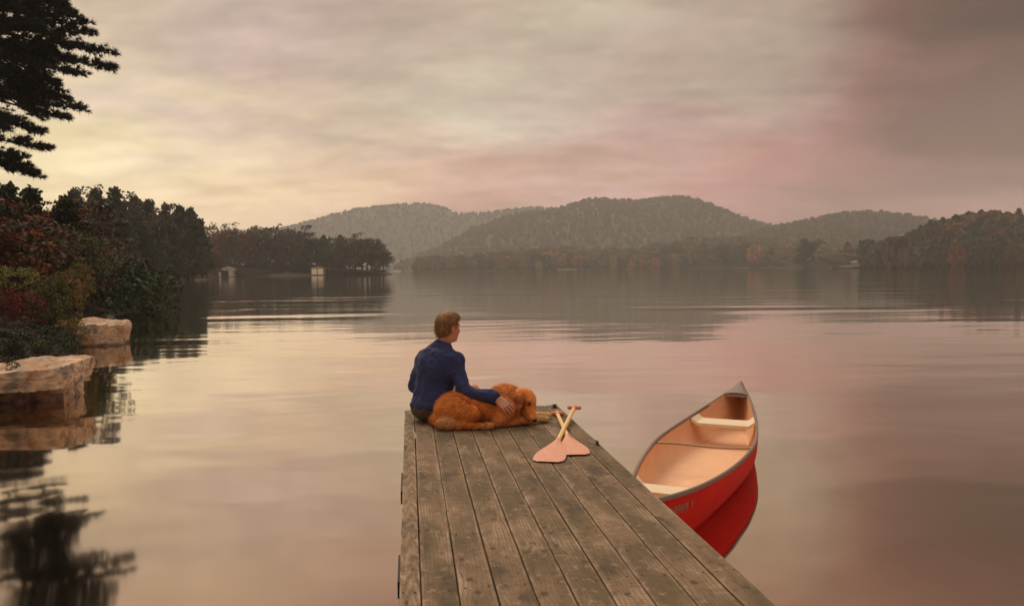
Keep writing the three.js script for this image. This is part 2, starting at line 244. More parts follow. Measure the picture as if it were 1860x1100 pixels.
// every prototype is one metre tall; copies are scaled
function broadleafProto(s, cols, o = {}) {
  seed(s); const { w = 0.36, low = 0.12, clumps = 120, leaves = 20, leaf = 0.026, gap = 0.12 } = o, out = newOut(), limbs = [], trunkTop = V(rr(-0.03, 0.03), 0.72, rr(-0.03, 0.03));
  limbs.push(tube([V(0, -0.03, 0), V(rr(-0.01, 0.01), 0.25, rr(-0.01, 0.01)), trunkTop], [0.024, 0.017, 0.005], 7));
  const lobes = []; for (let i = 0; i < 9; i++) { const a = i * 2.4 + rr(-0.4, 0.4), h = mix(low + 0.14, 0.84, i / 8), r = w * (0.75 - 0.55 * Math.abs((i / 8) - 0.35)) * rr(0.7, 1.1); lobes.push([V(Math.cos(a) * r, h, Math.sin(a) * r), w * rr(0.42, 0.62)]); }
  for (const [c] of lobes) { const b = V(0, Math.max(0.1, c.y - 0.22), 0); limbs.push(tube([b, b.clone().lerp(c, 0.55).add(V(0, -0.02, 0)), c], [0.011, 0.007, 0.002], 5)); }
  for (let i = 0; i < clumps; i++) {
    const [lc, lr] = lobes[Math.floor(rnd() * lobes.length)]; let d; do { d = V(rr(-1, 1), rr(-0.75, 1), rr(-1, 1)); } while (d.lengthSq() > 1 || d.lengthSq() < gap); d.normalize().multiplyScalar(rr(0.45, 1.05));
    const c = lc.clone().add(V(d.x * lr, d.y * lr * 0.75, d.z * lr)); if (c.y < low) c.y = low + rnd() * 0.06;
    const tint = cols[Math.floor(Math.pow(rnd(), 1.3) * cols.length)].clone().multiplyScalar(rr(0.75, 1.25));
    leafQuads(out, c, leaves, V(0.07, 0.055, 0.07), leaf, cols, 0.6, tint);
  }
  return { crown: leafGeo(out), trunk: join(limbs) };
}
function coniferProto(s, cols, o = {}) {
  seed(s); const { w = 0.2, low = 0.08, levels = 24, leaf = 0.024, droop = 0.2, irregular = 0.35 } = o, out = newOut(), limbs = [tube([V(0, -0.03, 0), V(0.004, 0.5, 0.003), V(0, 0.99, 0)], [0.018, 0.011, 0.002], 6)];
  const total = Math.round(levels * 6.2);
  for (let i = 0; i < total; i++) {
    const t = Math.pow((i + rr(0, 1)) / total, 0.82), y = mix(low, 0.955, t), R = w * Math.pow(1 - t, 0.62) * (t < 0.12 ? 0.78 : 1) * (0.86 + 0.3 * n3(t * 5, s, 1)) + 0.02;
    const a = i * 2.39996 + rr(-0.5, 0.5), L = R * rr(1 - irregular, 1 + irregular * 0.5), up = mix(-droop, 0.75, t * t), tip = V(Math.cos(a) * L, y + L * up + rr(-0.015, 0.015), Math.sin(a) * L), b = V(0, y - L * 0.08, 0);
    if (rnd() < 0.35) limbs.push(tube([b, tip], [0.0045, 0.0012], 4, false));
    const m = Math.max(2, Math.round(L / 0.034)), tint = cols[Math.floor(rnd() * cols.length)].clone().multiplyScalar(rr(0.75, 1.25));
    for (let q = 0; q <= m; q++) { const c = b.clone().lerp(tip, mix(0.25, 1, q / m)), rad = (0.026 + 0.022 * (1 - q / m)) * (1 - 0.4 * t); leafQuads(out, c, 7, V(rad * 1.2, rad * 1.0, rad * 1.2), leaf * (1 - 0.3 * t), cols, 0.3, tint); }
  }
  for (let q = 0; q < 7; q++) leafQuads(out, V(rr(-0.008, 0.008), 0.93 + q * 0.011, rr(-0.008, 0.008)), 5, V(0.018 - q * 0.0018, 0.012, 0.018 - q * 0.0018), leaf * 0.6, cols, 0.3);
  return { crown: leafGeo(out), trunk: join(limbs) };
}
const G = (...a) => a.map(([r, g, b]) => lin(r, g, b));
const C = {
  pine: G([0.022, 0.032, 0.014], [0.028, 0.036, 0.016], [0.018, 0.028, 0.014]), rust: G([0.16, 0.048, 0.02], [0.11, 0.04, 0.02], [0.21, 0.062, 0.02], [0.06, 0.04, 0.02]), brown: G([0.075, 0.05, 0.028], [0.06, 0.045, 0.026], [0.10, 0.055, 0.03], [0.05, 0.05, 0.025]),
  green: G([0.04, 0.06, 0.02], [0.05, 0.065, 0.022], [0.035, 0.05, 0.02]), olive: G([0.075, 0.07, 0.03], [0.06, 0.065, 0.03], [0.09, 0.07, 0.035]), orange: G([0.55, 0.19, 0.06], [0.42, 0.17, 0.07], [0.3, 0.15, 0.07]), buff: G([0.22, 0.16, 0.10], [0.17, 0.14, 0.085], [0.26, 0.16, 0.09], [0.14, 0.13, 0.075]), pale: G([0.20, 0.17, 0.08], [0.16, 0.16, 0.08], [0.22, 0.16, 0.07]),
};
const proto = {
  pine: [coniferProto(101, C.pine, { w: 0.2, irregular: 0.5 }), coniferProto(103, C.pine, { w: 0.17, levels: 27, irregular: 0.4 }), coniferProto(107, C.pine, { w: 0.23, levels: 20, irregular: 0.6, droop: 0.05 })],
  rust: [broadleafProto(111, C.rust), broadleafProto(113, C.rust, { w: 0.32 })], brown: [broadleafProto(121, C.brown), broadleafProto(123, C.brown, { w: 0.42, low: 0.2 })], green: [broadleafProto(131, C.green, { low: 0.2 }), broadleafProto(137, C.green, { w: 0.4, low: 0.22 })],
  olive: [broadleafProto(141, C.olive), broadleafProto(143, C.olive, { w: 0.42 })], orange: [broadleafProto(151, C.orange)], buff: [broadleafProto(155, C.buff), broadleafProto(157, C.buff, { w: 0.42 })], pale: [broadleafProto(161, C.pale, { w: 0.5, low: 0.05 })],
};
const KIND = { pine: ['pine_tree', 'dark pine'], rust: ['autumn_tree', 'rust red autumn tree'], brown: ['brown_tree', 'brown autumn tree'], green: ['green_tree', 'dark green broadleaf tree'], olive: ['olive_tree', 'olive green tree'], orange: ['orange_tree', 'orange autumn tree'], buff: ['buff_tree', 'buff brown autumn tree'], pale: ['pale_tree', 'pale yellowish bushy tree'] };
KIND.olive[0] = 'leafy_tree';
const made = new Map();
function tree(kind, px, depth, topPy, groundY, label, group, squash = 1) {
  const P = proto[kind], k = Math.floor(rnd() * P.length), key = kind + k; let o;
  if (made.has(key)) { o = made.get(key).clone(); o.userData = {}; o.name = numbered(KIND[kind][0]); scene.add(o); } else { o = base(KIND[kind][0], V(0, 0, 0)); part('crown', P[k].crown, foliageMat, o); part('trunk', P[k].trunk, barkMat, o); made.set(key, o); }
  const h = topY(px, topPy, depth) - groundY;
  o.position.set(xAt(px, depth), groundY, -depth); o.rotation.y = rnd() * 6.28; o.scale.set(h * squash, h, h * squash);
  tag(o, label, 'tree', group); return o;
}
function row(list, where, group, groundY) {                     // [kind, px, depth, top py, squash]
  const count = {};
  for (const [kind, px, depth, py, squash] of list) { const n = count[kind] = (count[kind] ?? -1) + 1; tree(kind, px, depth, py, groundY(depth, px), KIND[kind][1] + ' ' + where + ', ' + ORD[n] + ' such from left', group, squash ?? 1); }
}
seed(77);
row([['pine', -10, 26, 322, 1.3], ['pine', 24, 27, 330, 1.3], ['rust', 44, 25, 366, 1.2], ['pine', 60, 28, 337, 1.4], ['rust', 88, 29, 360, 1.2], ['rust', 106, 31, 370, 1.2], ['pine', 124, 27, 354, 1.5], ['brown', 150, 30, 366, 1.3], ['brown', 118, 108, 362], ['pine', 140, 112, 342, 1.2], ['brown', 156, 112, 346], ['pine', 178, 116, 342, 1.3], ['rust', 196, 122, 372], ['pine', 214, 118, 340, 1.3], ['brown', 234, 124, 350], ['pine', 250, 128, 356, 1.3], ['pine', 274, 132, 362, 1.3], ['brown', 290, 136, 374], ['pine', 304, 140, 367, 1.3], ['pine', 330, 146, 372, 1.35], ['pine', 350, 152, 376, 1.35], ['pine', 366, 160, 396, 1.2]],
  'on the skyline of the left wood', 'skyline trees of the left wood', (d) => d < 40 ? 0.9 : 2.2);
row([['rust', -4, 22, 400, 1.3], ['pine', 8, 23, 372, 1.5], ['rust', 30, 22.5, 396, 1.3], ['brown', 64, 24, 388, 1.3], ['olive', 92, 26, 400, 1.3], ['rust', 122, 60, 404, 1.4], ['brown', 150, 90, 408, 1.4], ['pine', 172, 98, 398, 1.5], ['pine', 196, 104, 392, 1.5], ['olive', 212, 110, 430, 1.4], ['pine', 232, 112, 396, 1.5], ['pine', 262, 120, 404, 1.5], ['rust', 240, 116, 452, 1.4], ['pine', 290, 128, 408, 1.5], ['olive', 276, 124, 452, 1.4], ['pine', 314, 136, 412, 1.5], ['brown', 322, 138, 450, 1.4], ['pine', 338, 146, 416, 1.5], ['olive', 352, 152, 446, 1.4], ['pine', 368, 164, 424, 1.4], ['brown', 376, 168, 452, 1.3]],
  'in front of the left wood', 'front trees of the left wood', (d) => 0.7);
seed(78);
row([['rust', 388, 262, 412, 1.3], ['brown', 402, 268, 408, 1.3], ['brown', 420, 272, 410, 1.3], ['rust', 436, 270, 413, 1.2], ['brown', 455, 276, 414, 1.3], ['olive', 479, 280, 407, 1.3], ['brown', 504, 282, 411, 1.4], ['green', 520, 290, 413, 1.3], ['brown', 540, 288, 412, 1.4], ['brown', 556, 294, 420, 1.2], ['green', 576, 290, 428, 1.3], ['pine', 590, 296, 426, 1.4], ['olive', 602, 290, 430, 1.3], ['pine', 620, 296, 426, 1.3], ['rust', 636, 292, 430, 1.3], ['brown', 658, 290, 427, 1.4], ['brown', 646, 288, 430, 1.3], ['olive', 668, 284, 432, 1.3], ['brown', 690, 284, 446, 1.25], ['green', 676, 290, 434, 1.3], ['green', 697, 287, 455, 1.2]],
  'on the wooded point', 'trees of the wooded point', (d, px) => px > 640 ? 0.8 : 2.0);
row([['rust', 384, 256, 455, 1.5], ['olive', 420, 262, 452, 1.5], ['brown', 398, 258, 462, 1.5], ['brown', 450, 268, 458, 1.6], ['olive', 478, 272, 456, 1.5], ['brown', 505, 280, 452, 1.5], ['green', 534, 286, 446, 1.5], ['brown', 556, 287, 455, 1.4], ['green', 604, 286, 452, 1.4], ['brown', 626, 286, 455, 1.4]],
  'low at the front of the wooded point', 'front trees of the wooded point', () => 0.7);
seed(79);
const farKinds = ['buff', 'olive', 'green', 'buff', 'pine', 'olive', 'rust', 'buff'];
const midTop = [[780, 466], [800, 462], [840, 464], [880, 458], [920, 455], [960, 448], [1000, 444], [1040, 448], [1080, 452], [1120, 452], [1160, 456], [1180, 448], [1210, 438], [1240, 436], [1270, 440], [1300, 432], [1330, 432], [1360, 438], [1400, 440], [1440, 440], [1500, 452], [1560, 456], [1610, 456]];
const midDepth = (px) => shoreDepth(FAR_SHORE, px) + 4;
for (let i = 0; i < 66; i++) { const px = 784 + i * 12.4 + rr(-4, 4), k = farKinds[Math.floor(rnd() * farKinds.length)]; tree(k, px, midDepth(px) + rr(6, 26), profileAt(midTop, px) + rr(0, 18), 1.6, 'small hazy ' + KIND[k][1] + ' in the wood along the far middle shore', 'hazy ' + KIND[k][1] + ' along the far middle shore', 1.35); }
[[925, 464, 'left of the middle of the far shore'], [1000, 455, 'below the left foot of the main mountain'], [1012, 458, 'just right of another orange tree'], [1158, 462, 'where the middle shore wood steps up'], [1372, 446, 'on the shore right of the main mountain']].forEach(([px, py, w]) => tree('orange', px, midDepth(px) + 3, py, 1.2, 'hazy orange autumn tree ' + w, 'orange trees on the far shore', 1.3));
tree('pine', 1463, 545, 432, 0.8, 'dark evergreen on the right shore, left half of a rounded pair', null, 2.3);
tree('green', 1478, 548, 434, 0.8, 'dark evergreen on the right shore, right half of a rounded pair', null, 1.2);
tree('pale', 1500, 530, 452, 0.6, 'pale yellowish bushy tree right of the dark rounded pair', null, 1.5);
tree('pale', 1452, 560, 461, 0.6, 'pale bush left of the dark rounded pair of evergreens', null, 1.7);
for (let i = 0; i < 12; i++) { const px = 1516 + i * 8.6 + rr(-3, 3), k = ['buff', 'brown', 'olive', 'pine'][i % 4]; tree(k, px, midDepth(px) + rr(10, 26), 450 + rr(-6, 10), 1.4, KIND[k][1] + ' behind the low house on the right shore, ' + ORD[Math.floor(i / 4)] + ' such from left', 'trees behind the low house', 1.4); }
tree('pine', 1540, 490, 438, 0.8, 'dark pointed pine left of the low house on right shore', null, 1.5);
seed(80);
for (let i = 0; i < 34; i++) { const px = 1606 + i * 8.8 + rr(-3, 3), k = rnd() < 0.75 ? 'pine' : 'brown'; tree(k, px, midDepth(px) + rr(2, 26), mix(446, 420, smooth(1610, 1700, px)) + rr(-14, 14), 1.0, 'shaded ' + KIND[k][1] + ' in the dark wood along the right shore', KIND[k][1] + ' row along the right shore', 1.5); }
[[1656, 420], [1672, 408], [1690, 398], [1712, 394], [1735, 389], [1758, 383], [1782, 380], [1806, 381], [1828, 384], [1850, 378], [1872, 382]].forEach(([px, py], i) => tree('pine', px, 380, py, topY(px, py, 380) - 13, 'dark pine on the crest of the right ridge, ' + ORD[i] + ' from the left', 'pines on the right ridge crest', 1.4));
tree('rust', 1800, 348, 404, 8, 'rust red tree standing out in the dark right wood', null, 1.3);

// understory: low growth along the shores that nobody could count
const brushGeo = (() => { seed(201); const out = newOut(); for (let i = 0; i < 44; i++) { const a = rnd() * 6.28, r = Math.sqrt(rnd()) * 0.8; leafQuads(out, V(Math.cos(a) * r, rr(0.1, 0.8) * (1.1 - r * 0.6), Math.sin(a) * r), 14, V(0.22, 0.17, 0.22), 0.05, [lin(1, 1, 1)], 0.6); } return leafGeo(out); })();
function understory(name, label, n, s, place, cols) {
  seed(s); const im = new THREE.InstancedMesh(brushGeo, std({ vertexColors: true, roughness: 0.95, side: THREE.DoubleSide }), n), M = new THREE.Matrix4(), q = new THREE.Quaternion(), e = new THREE.Euler();
  for (let i = 0; i < n; i++) { const [p, h] = place(); e.set(0, rnd() * 6.28, 0); M.compose(p, q.setFromEuler(e), V(h * rr(0.8, 1.5), h, h * rr(0.8, 1.5))); im.setMatrixAt(i, M); im.setColorAt(i, cols[Math.floor(rnd() * cols.length)].clone().multiplyScalar(rr(0.7, 1.3))); }
  im.name = numbered(name); im.castShadow = im.receiveShadow = true; scene.add(im); return tag(im, label, null, null, 'stuff');
}
const LEFT_SHORE = [[-7.6, -9], [-8.7, -13], [-9.9, -17], [-12.4, -21], [-14.0, -25], [-19.8, -40], [-41, -76], [-62, -128], [-72, -176], [-110, -200]];
const along = (line, t) => { const f = t * (line.length - 1), i = Math.min(line.length - 2, Math.floor(f)); return [mix(line[i][0], line[i + 1][0], f - i), mix(line[i][1], line[i + 1][1], f - i)]; };
understory('undergrowth', 'dark undergrowth along the foot of the left wood', 800, 31, () => { const q = rr(0.36, 0.93), near = q < 0.52, [x, z] = along(LEFT_SHORE, q), t = Math.pow(rnd(), 1.6) * (near ? 7 : 26); return [V(x - t - 0.4, 0.1 + Math.min(2.4, t * (near ? 0.22 : 0.12)), z), near ? rr(0.35, 0.9) : rr(1.2, 3.2)]; }, [...C.pine, ...C.brown, ...C.green, ...C.olive, ...C.pine]);
understory('undergrowth', 'brown undergrowth at the foot of the wooded point', 420, 32, () => { const px = rr(378, 700), z = mix(250, 283, smooth(400, 580, px)) + Math.pow(rnd(), 1.5) * 26 * (px > 640 ? 0.25 : 1) + 1.5; return [V(xAt(px, z), 0.3 + (z - 250) * 0.02, -z), px > 625 ? rr(0.7, 1.3) : rr(1.2, 3.4)]; }, [...C.brown, ...C.olive, ...C.brown, ...C.green]);
understory('undergrowth', 'hazy undergrowth along the foot of the far middle shore', 700, 33, () => { const px = rr(784, 1600), z = shoreDepth(FAR_SHORE, px) + 2 + Math.pow(rnd(), 1.5) * 22; return [V(xAt(px, z), 1, -z), rr(2, 5.5)]; }, [...C.brown, ...C.olive, ...C.green]);
understory('undergrowth', 'dark undergrowth along the foot of the right wood', 420, 34, () => { const px = rr(1570, 1900), z = shoreDepth(FAR_SHORE, px) + 1.5 + Math.pow(rnd(), 1.4) * 40; return [V(xAt(px, z), 1 + Math.max(0, z - 420) * 0.2, -z), rr(2, 6)]; }, [...C.pine, ...C.green, ...C.pine, ...C.brown]);

// ---------------------------------------------------------------- dock
const PLANK_W = [0.084, 0.142, 0.142, 0.142, 0.140, 0.138, 0.140, 0.148, 0.161, 0.117], DOCK_X0 = -0.057, DOCK_END = -6.715, DOCK_TURN = Math.atan(0.1335);
function woodTextures(s, o = {}) {                               // colour and relief of one weathered board, u across, v along (4.2 m)
  const W = 96, H = 1280, c = new Uint8Array(W * H * 4), b = new Uint8Array(W * H * 4); seed(s);
  const off = rnd() * 60, wavy = o.wavy ?? 0, knots = []; for (let i = 0; i < 9; i++) knots.push([rr(0.1, 0.9), rnd() * 4.2, rr(0.010, 0.022)]);
  const worn = [0.39, 0.27, 0.18], mid = [0.195, 0.124, 0.068], alga = [0.12, 0.080, 0.036], dark = [0.06, 0.042, 0.024];
  for (let j = 0; j < H; j++) for (let i = 0; i < W; i++) {
    const u = (i + 0.5) / W, x = u * 0.145, y = j / H * 4.2, per = y / 4.2 * 2 * Math.PI, Y = 0.9 * Math.cos(per), Z = 0.9 * Math.sin(per); let ring = x * 150 + 2.2 * fbm(x * 12 + off, Y * 1.1, Z * 1.1, 2) + 0.5 * n3(off, Y * 2, Z * 2); let kn = 0;
    for (const [ku, ky, kr] of knots) { const dx = (u - ku) * 0.145, dy = y - ky, d = Math.hypot(dx, dy * 0.55); ring += 2.6 * Math.exp(-d * d / (kr * kr * 6)) * Math.sign(dx + 1e-4); kn = Math.max(kn, 1 - smooth(kr * 0.45, kr, Math.hypot(dx, dy * 0.75))); }
    if (wavy) ring = ring * 0.35 + y * 13 + 9 * Math.pow(Math.abs(u - 0.42) * 1.3, 1.8) * (u < 0.42 ? -1 : 1) * -1 + 1.6 * fbm(u * 2, Y * 5, Z * 5, 3);
    const g = 0.5 + 0.5 * Math.sin(ring * 2.6), fib = fbm(x * 300 + off, Y * 6, Z * 6, 2), blot = fbm(u * 1.1 + off, Y * 2.1 + 5, Z * 2.1, 4), green = fbm(u * 0.6 + off * 2, Y * 1.5 + 9, Z * 1.5, 4), spot = fbm(u * 4 + off, Y * 22, Z * 22 + 3, 3);
    const edge = Math.max(smooth(0.84, 0.99, u), smooth(0.16, 0.01, u)) * clamp(0.55 + 1.6 * fbm(u * 3 + 7, Y * 9, Z * 9 + off, 3), 0, 1);
    let k = [0, 1, 2].map((q) => mix(mid[q], alga[q], smooth(-0.22, 0.2, green)));
    k = k.map((v, q) => mix(v, worn[q], clamp(smooth(0.04, 0.46, blot + 0.12 * fib) * 0.7 + edge * 0.65 + (wavy ? 0.3 : 0), 0, 1) * (0.55 + 0.45 * g)));
    k = k.map((v, q) => mix(v, dark[q], clamp(smooth(0.08, 0.46, -blot + 0.15 * fib) * 0.75 + smooth(0.12, 0.3, spot) * 0.35 + kn * 0.8 + (1 - g) * 0.22 * (wavy ? 1.6 : 1), 0, 0.9)));
    k = k.map((v, q) => mix(v, worn[q], smooth(0.2, 0.34, -spot) * 0.35));
    const f = 1 + 0.35 * fib, o4 = (j * W + i) * 4;
    for (let q = 0; q < 3; q++) { const v = clamp(k[q] * f, 0, 1); c[o4 + q] = Math.round(255 * (v <= 0.0031308 ? v * 12.92 : 1.055 * Math.pow(v, 1 / 2.4) - 0.055)); }
    const h = clamp(0.5 + 0.28 * (g - 0.5) + 0.3 * fib - kn * 0.1 + 0.25 * blot, 0, 1); b[o4] = b[o4 + 1] = b[o4 + 2] = Math.round(255 * h); c[o4 + 3] = b[o4 + 3] = 255;
  }
  const mk = (d, cs) => { const t = new THREE.DataTexture(d, W, H, THREE.RGBAFormat); t.wrapS = t.wrapT = THREE.RepeatWrapping; t.magFilter = THREE.LinearFilter; if (cs) t.colorSpace = THREE.SRGBColorSpace; t.needsUpdate = true; return t; };
  return std({ map: mk(c, true), bumpMap: mk(b, false), bumpScale: 0.0022, roughness: 0.9 });
}
function plankGeo(w, z0, z1, thick, s) {                         // a chamfered board, slightly uneven along its length
  seed(s); const n = 48, ch = 0.0034, pos = [], uv = [], idx = [], prof = [[0, -thick], [0, -ch * 1.3], [ch, -0.0006], [w * 0.3, 0.0006], [w * 0.7, 0.0006], [w - ch, -0.0006], [w, -ch * 1.3], [w, -thick]], off = rnd() * 40;
  for (let i = 0; i <= n; i++) {
    const z = mix(z0, z1, i / n), lift = 0.0022 * n3(z * 0.8, off, 1), cup = 0.0016 * n3(z * 1.1, off, 9);
    prof.forEach(([x, y], k) => { const e = (k < 3 ? 1 : k > 4 ? -1 : 0) * (0.0016 + 0.0022 * n3(z * 2.6, off + (k < 3 ? 0 : 20), 4)); pos.push(x + e, y + lift + cup * Math.abs(x / w - 0.5) * 2 + (k === 2 || k === 5 ? -0.0012 * Math.abs(n3(z * 9, off, k)) : 0), z); uv.push(clamp(x / w, 0.01, 0.99) + (y < -0.01 ? (k ? 0.2 : -0.2) : 0), z / 4.2); });
    if (i) for (let k = 0; k < prof.length; k++) { const a = (i - 1) * 8 + k, b = (i - 1) * 8 + (k + 1) % 8; idx.push(a, b, a + 8, b, b + 8, a + 8); }
  }
  for (const i of [0, n]) { const o = pos.length / 3; for (let k = 0; k < 8; k++) { pos.push(...pos.slice((i * 8 + k) * 3, (i * 8 + k) * 3 + 3)); uv.push(prof[k][0] / w, (prof[k][1] + z0) / 4.2); } for (let k = 1; k < 7; k++) i ? idx.push(o, o + k, o + k + 1) : idx.push(o, o + k + 1, o + k); }
  let g = geoOf(pos, idx, null, uv); g = g.toNonIndexed(); g.computeVertexNormals(); return g;
}
const metalDark = std({ color: lin(0.03, 0.028, 0.027), roughness: 0.6, metalness: 0.6 });
const dock = base('wooden_dock', V(0, 0, 0), DOCK_TURN);
tag(dock, 'weathered wooden plank dock with green stained boards running out into the lake', 'dock');
const nailGeo = new THREE.CylinderGeometry(0.0042, 0.0042, 0.002, 8), nailMat = std({ color: lin(0.09, 0.06, 0.045), roughness: 0.7, metalness: 0.5 });
{
  let x = DOCK_X0; const ends = [0.025, 0, 0.012, 0.004, 0.016, 0.006, 0.0, 0.01, 0.004, 0.0];
  PLANK_W.forEach((w, i) => {
    const p = part('plank', plankGeo(w - 0.0026, 1.6, DOCK_END + ends[i], 0.036, 300 + i), woodTextures(330 + i, { wavy: i === 0 }), dock);
    p.position.set(x + 0.0013, DECK - 0.001 * ((i * 7) % 3), 0);
    if (i === 0) tag(p, 'narrow outer plank with wavy end-to-end grain');
    seed(360 + i);
    for (const z of [-6.62, -5.6, -4.55, -3.5, -2.9]) for (const q of [0.22, 0.78]) { const m = part('nail', nailGeo, nailMat, p); m.position.set(w * q + rr(-0.008, 0.008), 0.0012, z + rr(-0.015, 0.015)); }
    x += w;
  });
  const W = x - DOCK_X0, beamMat = std({ color: lin(0.085, 0.062, 0.042), roughness: 0.95 });
  for (const q of [0.04, W / 2, W - 0.04]) part('stringer', boxAt(0.045, 0.16, 8.1, DOCK_X0 + q, DECK - 0.037 - 0.081, -2.6), beamMat, dock);
  part('end_board', boxAt(W - 0.03, 0.15, 0.035, DOCK_X0 + W / 2, DECK - 0.038 - 0.077, DOCK_END + 0.042), beamMat, dock);
  for (const z of [-6.45, -3.9, -1.2]) { part('cross_beam', boxAt(W - 0.1, 0.12, 0.09, DOCK_X0 + W / 2, DECK - 0.26, z), beamMat, dock); for (const q of [0.12, W - 0.12]) part('post', new THREE.CylinderGeometry(0.07, 0.075, 1.7, 12).translate(DOCK_X0 + q, -0.45, z + 0.1), beamMat, dock); }
  for (const [a, b] of [[-4.82, -4.4], [-3.42, -3.12]]) part('side_plate', boxAt(0.009, 0.07, b - a, DOCK_X0 - 0.0045, DECK - 0.085, (a + b) / 2), metalDark, dock);
  const knob = (lx, lz, r) => { const g = new THREE.LatheGeometry([[0, 0], [r * 1.25, 0], [r * 1.25, r * 0.3], [r * 0.6, r * 0.5], [r * 0.6, r * 0.9], [r, r * 1.05], [r * 0.9, r * 1.5], [0, r * 1.6]].map(([a, b]) => new THREE.Vector2(a, b)), 14); const m = part('bolt', g, metalDark, dock); m.position.set(lx, DECK, lz); };
  knob(1.245, -6.58, 0.02);
  const cl = part('mooring_cleat', join([boxAt(0.05, 0.012, 0.11, 0, 0.006, 0), new THREE.CylinderGeometry(0.011, 0.014, 0.035, 8).translate(0, 0.03, 0.025), new THREE.CylinderGeometry(0.011, 0.014, 0.035, 8).translate(0, 0.03, -0.025), new THREE.CapsuleGeometry(0.013, 0.12, 4, 10).rotateX(Math.PI / 2).translate(0, 0.05, 0)]), metalDark, dock);
  cl.scale.setScalar(0.45); cl.position.set(1.27, DECK, -5.14);
}

// ---------------------------------------------------------------- canoe
const CAN = { L: 5.1, B: 0.86, z0: 0.305, zt: 0.47 };
function hullAt(t, f, side, shrink = 0) {                         // t 0 bow .. 1 stern, f 0 keel .. 1 rim
  const u = Math.abs(2 * t - 1), b = Math.max(0.0, CAN.B / 2 * Math.pow(Math.max(0, 1 - Math.pow(u, 1.62)), 0.86)), z = CAN.z0 + (CAN.zt - CAN.z0) * Math.pow(u, 2.6) + 0.03 * smooth(0.93, 1, u);
  const rise = Math.pow(clamp((u - 0.86) / 0.14, 0, 1), 3.2), keel = mix(-0.10, z - 0.02, rise), a = f * Math.PI / 2;
  const full = mix(0.62, 1.0, Math.pow(u, 3)), w = b * (Math.pow(Math.sin(a), full) * (1 + 0.07 * Math.sin(Math.PI * Math.pow(f, 1.6)) * (1 - u))) - shrink * smooth(0, 0.02, b), y = mix(keel, z, Math.pow(1 - Math.cos(a), 0.92)) + shrink * (1 - f);
  return V(side * Math.max(0, w), y, (t - 0.5) * (CAN.L - shrink * 6));
}
const STAIN = (p, k) => 1 + k * 1.3 * fbm(p.x * 6 + 3, p.y * 9, p.z * 3, 4) + k * 1.3 * fbm(p.x * 30, p.y * 34, p.z * 5, 3) + k * 1.6 * smooth(0.22, 0.34, fbm(p.x * 9 + 8, p.y * 60, p.z * 4, 3));
function hullShell(shrink, flip) {
  const nt = 160, nf = 20, pos = [], idx = [], col = [];
  for (let i = 0; i <= nt; i++) { const t = 0.5 - 0.5 * Math.cos(Math.PI * i / nt); for (let k = -nf; k <= nf; k++) { const p = hullAt(t, Math.abs(k) / nf, k < 0 ? -1 : 1, shrink); if (shrink) p.y = Math.max(p.y, 0.035); pos.push(p.x, p.y, p.z); const st = STAIN(p, shrink ? 0.07 : 0.13); col.push(st, st * (shrink ? 1 - 0.1 * (1 - st) : 1), st); } }
  const n = 2 * nf + 1;
  for (let i = 0; i < nt; i++) for (let k = 0; k < 2 * nf; k++) { const a = i * n + k; flip ? idx.push(a, a + n, a + 1, a + 1, a + n, a + n + 1) : idx.push(a, a + 1, a + n, a + 1, a + n + 1, a + n); }
  return geoOf(pos, idx, col);
}
const canoe = base('canoe', V(1.746, 0, -6.96), -0.413);
tag(canoe, 'red canoe with tan inside and cream seats floating beside the dock', 'canoe');
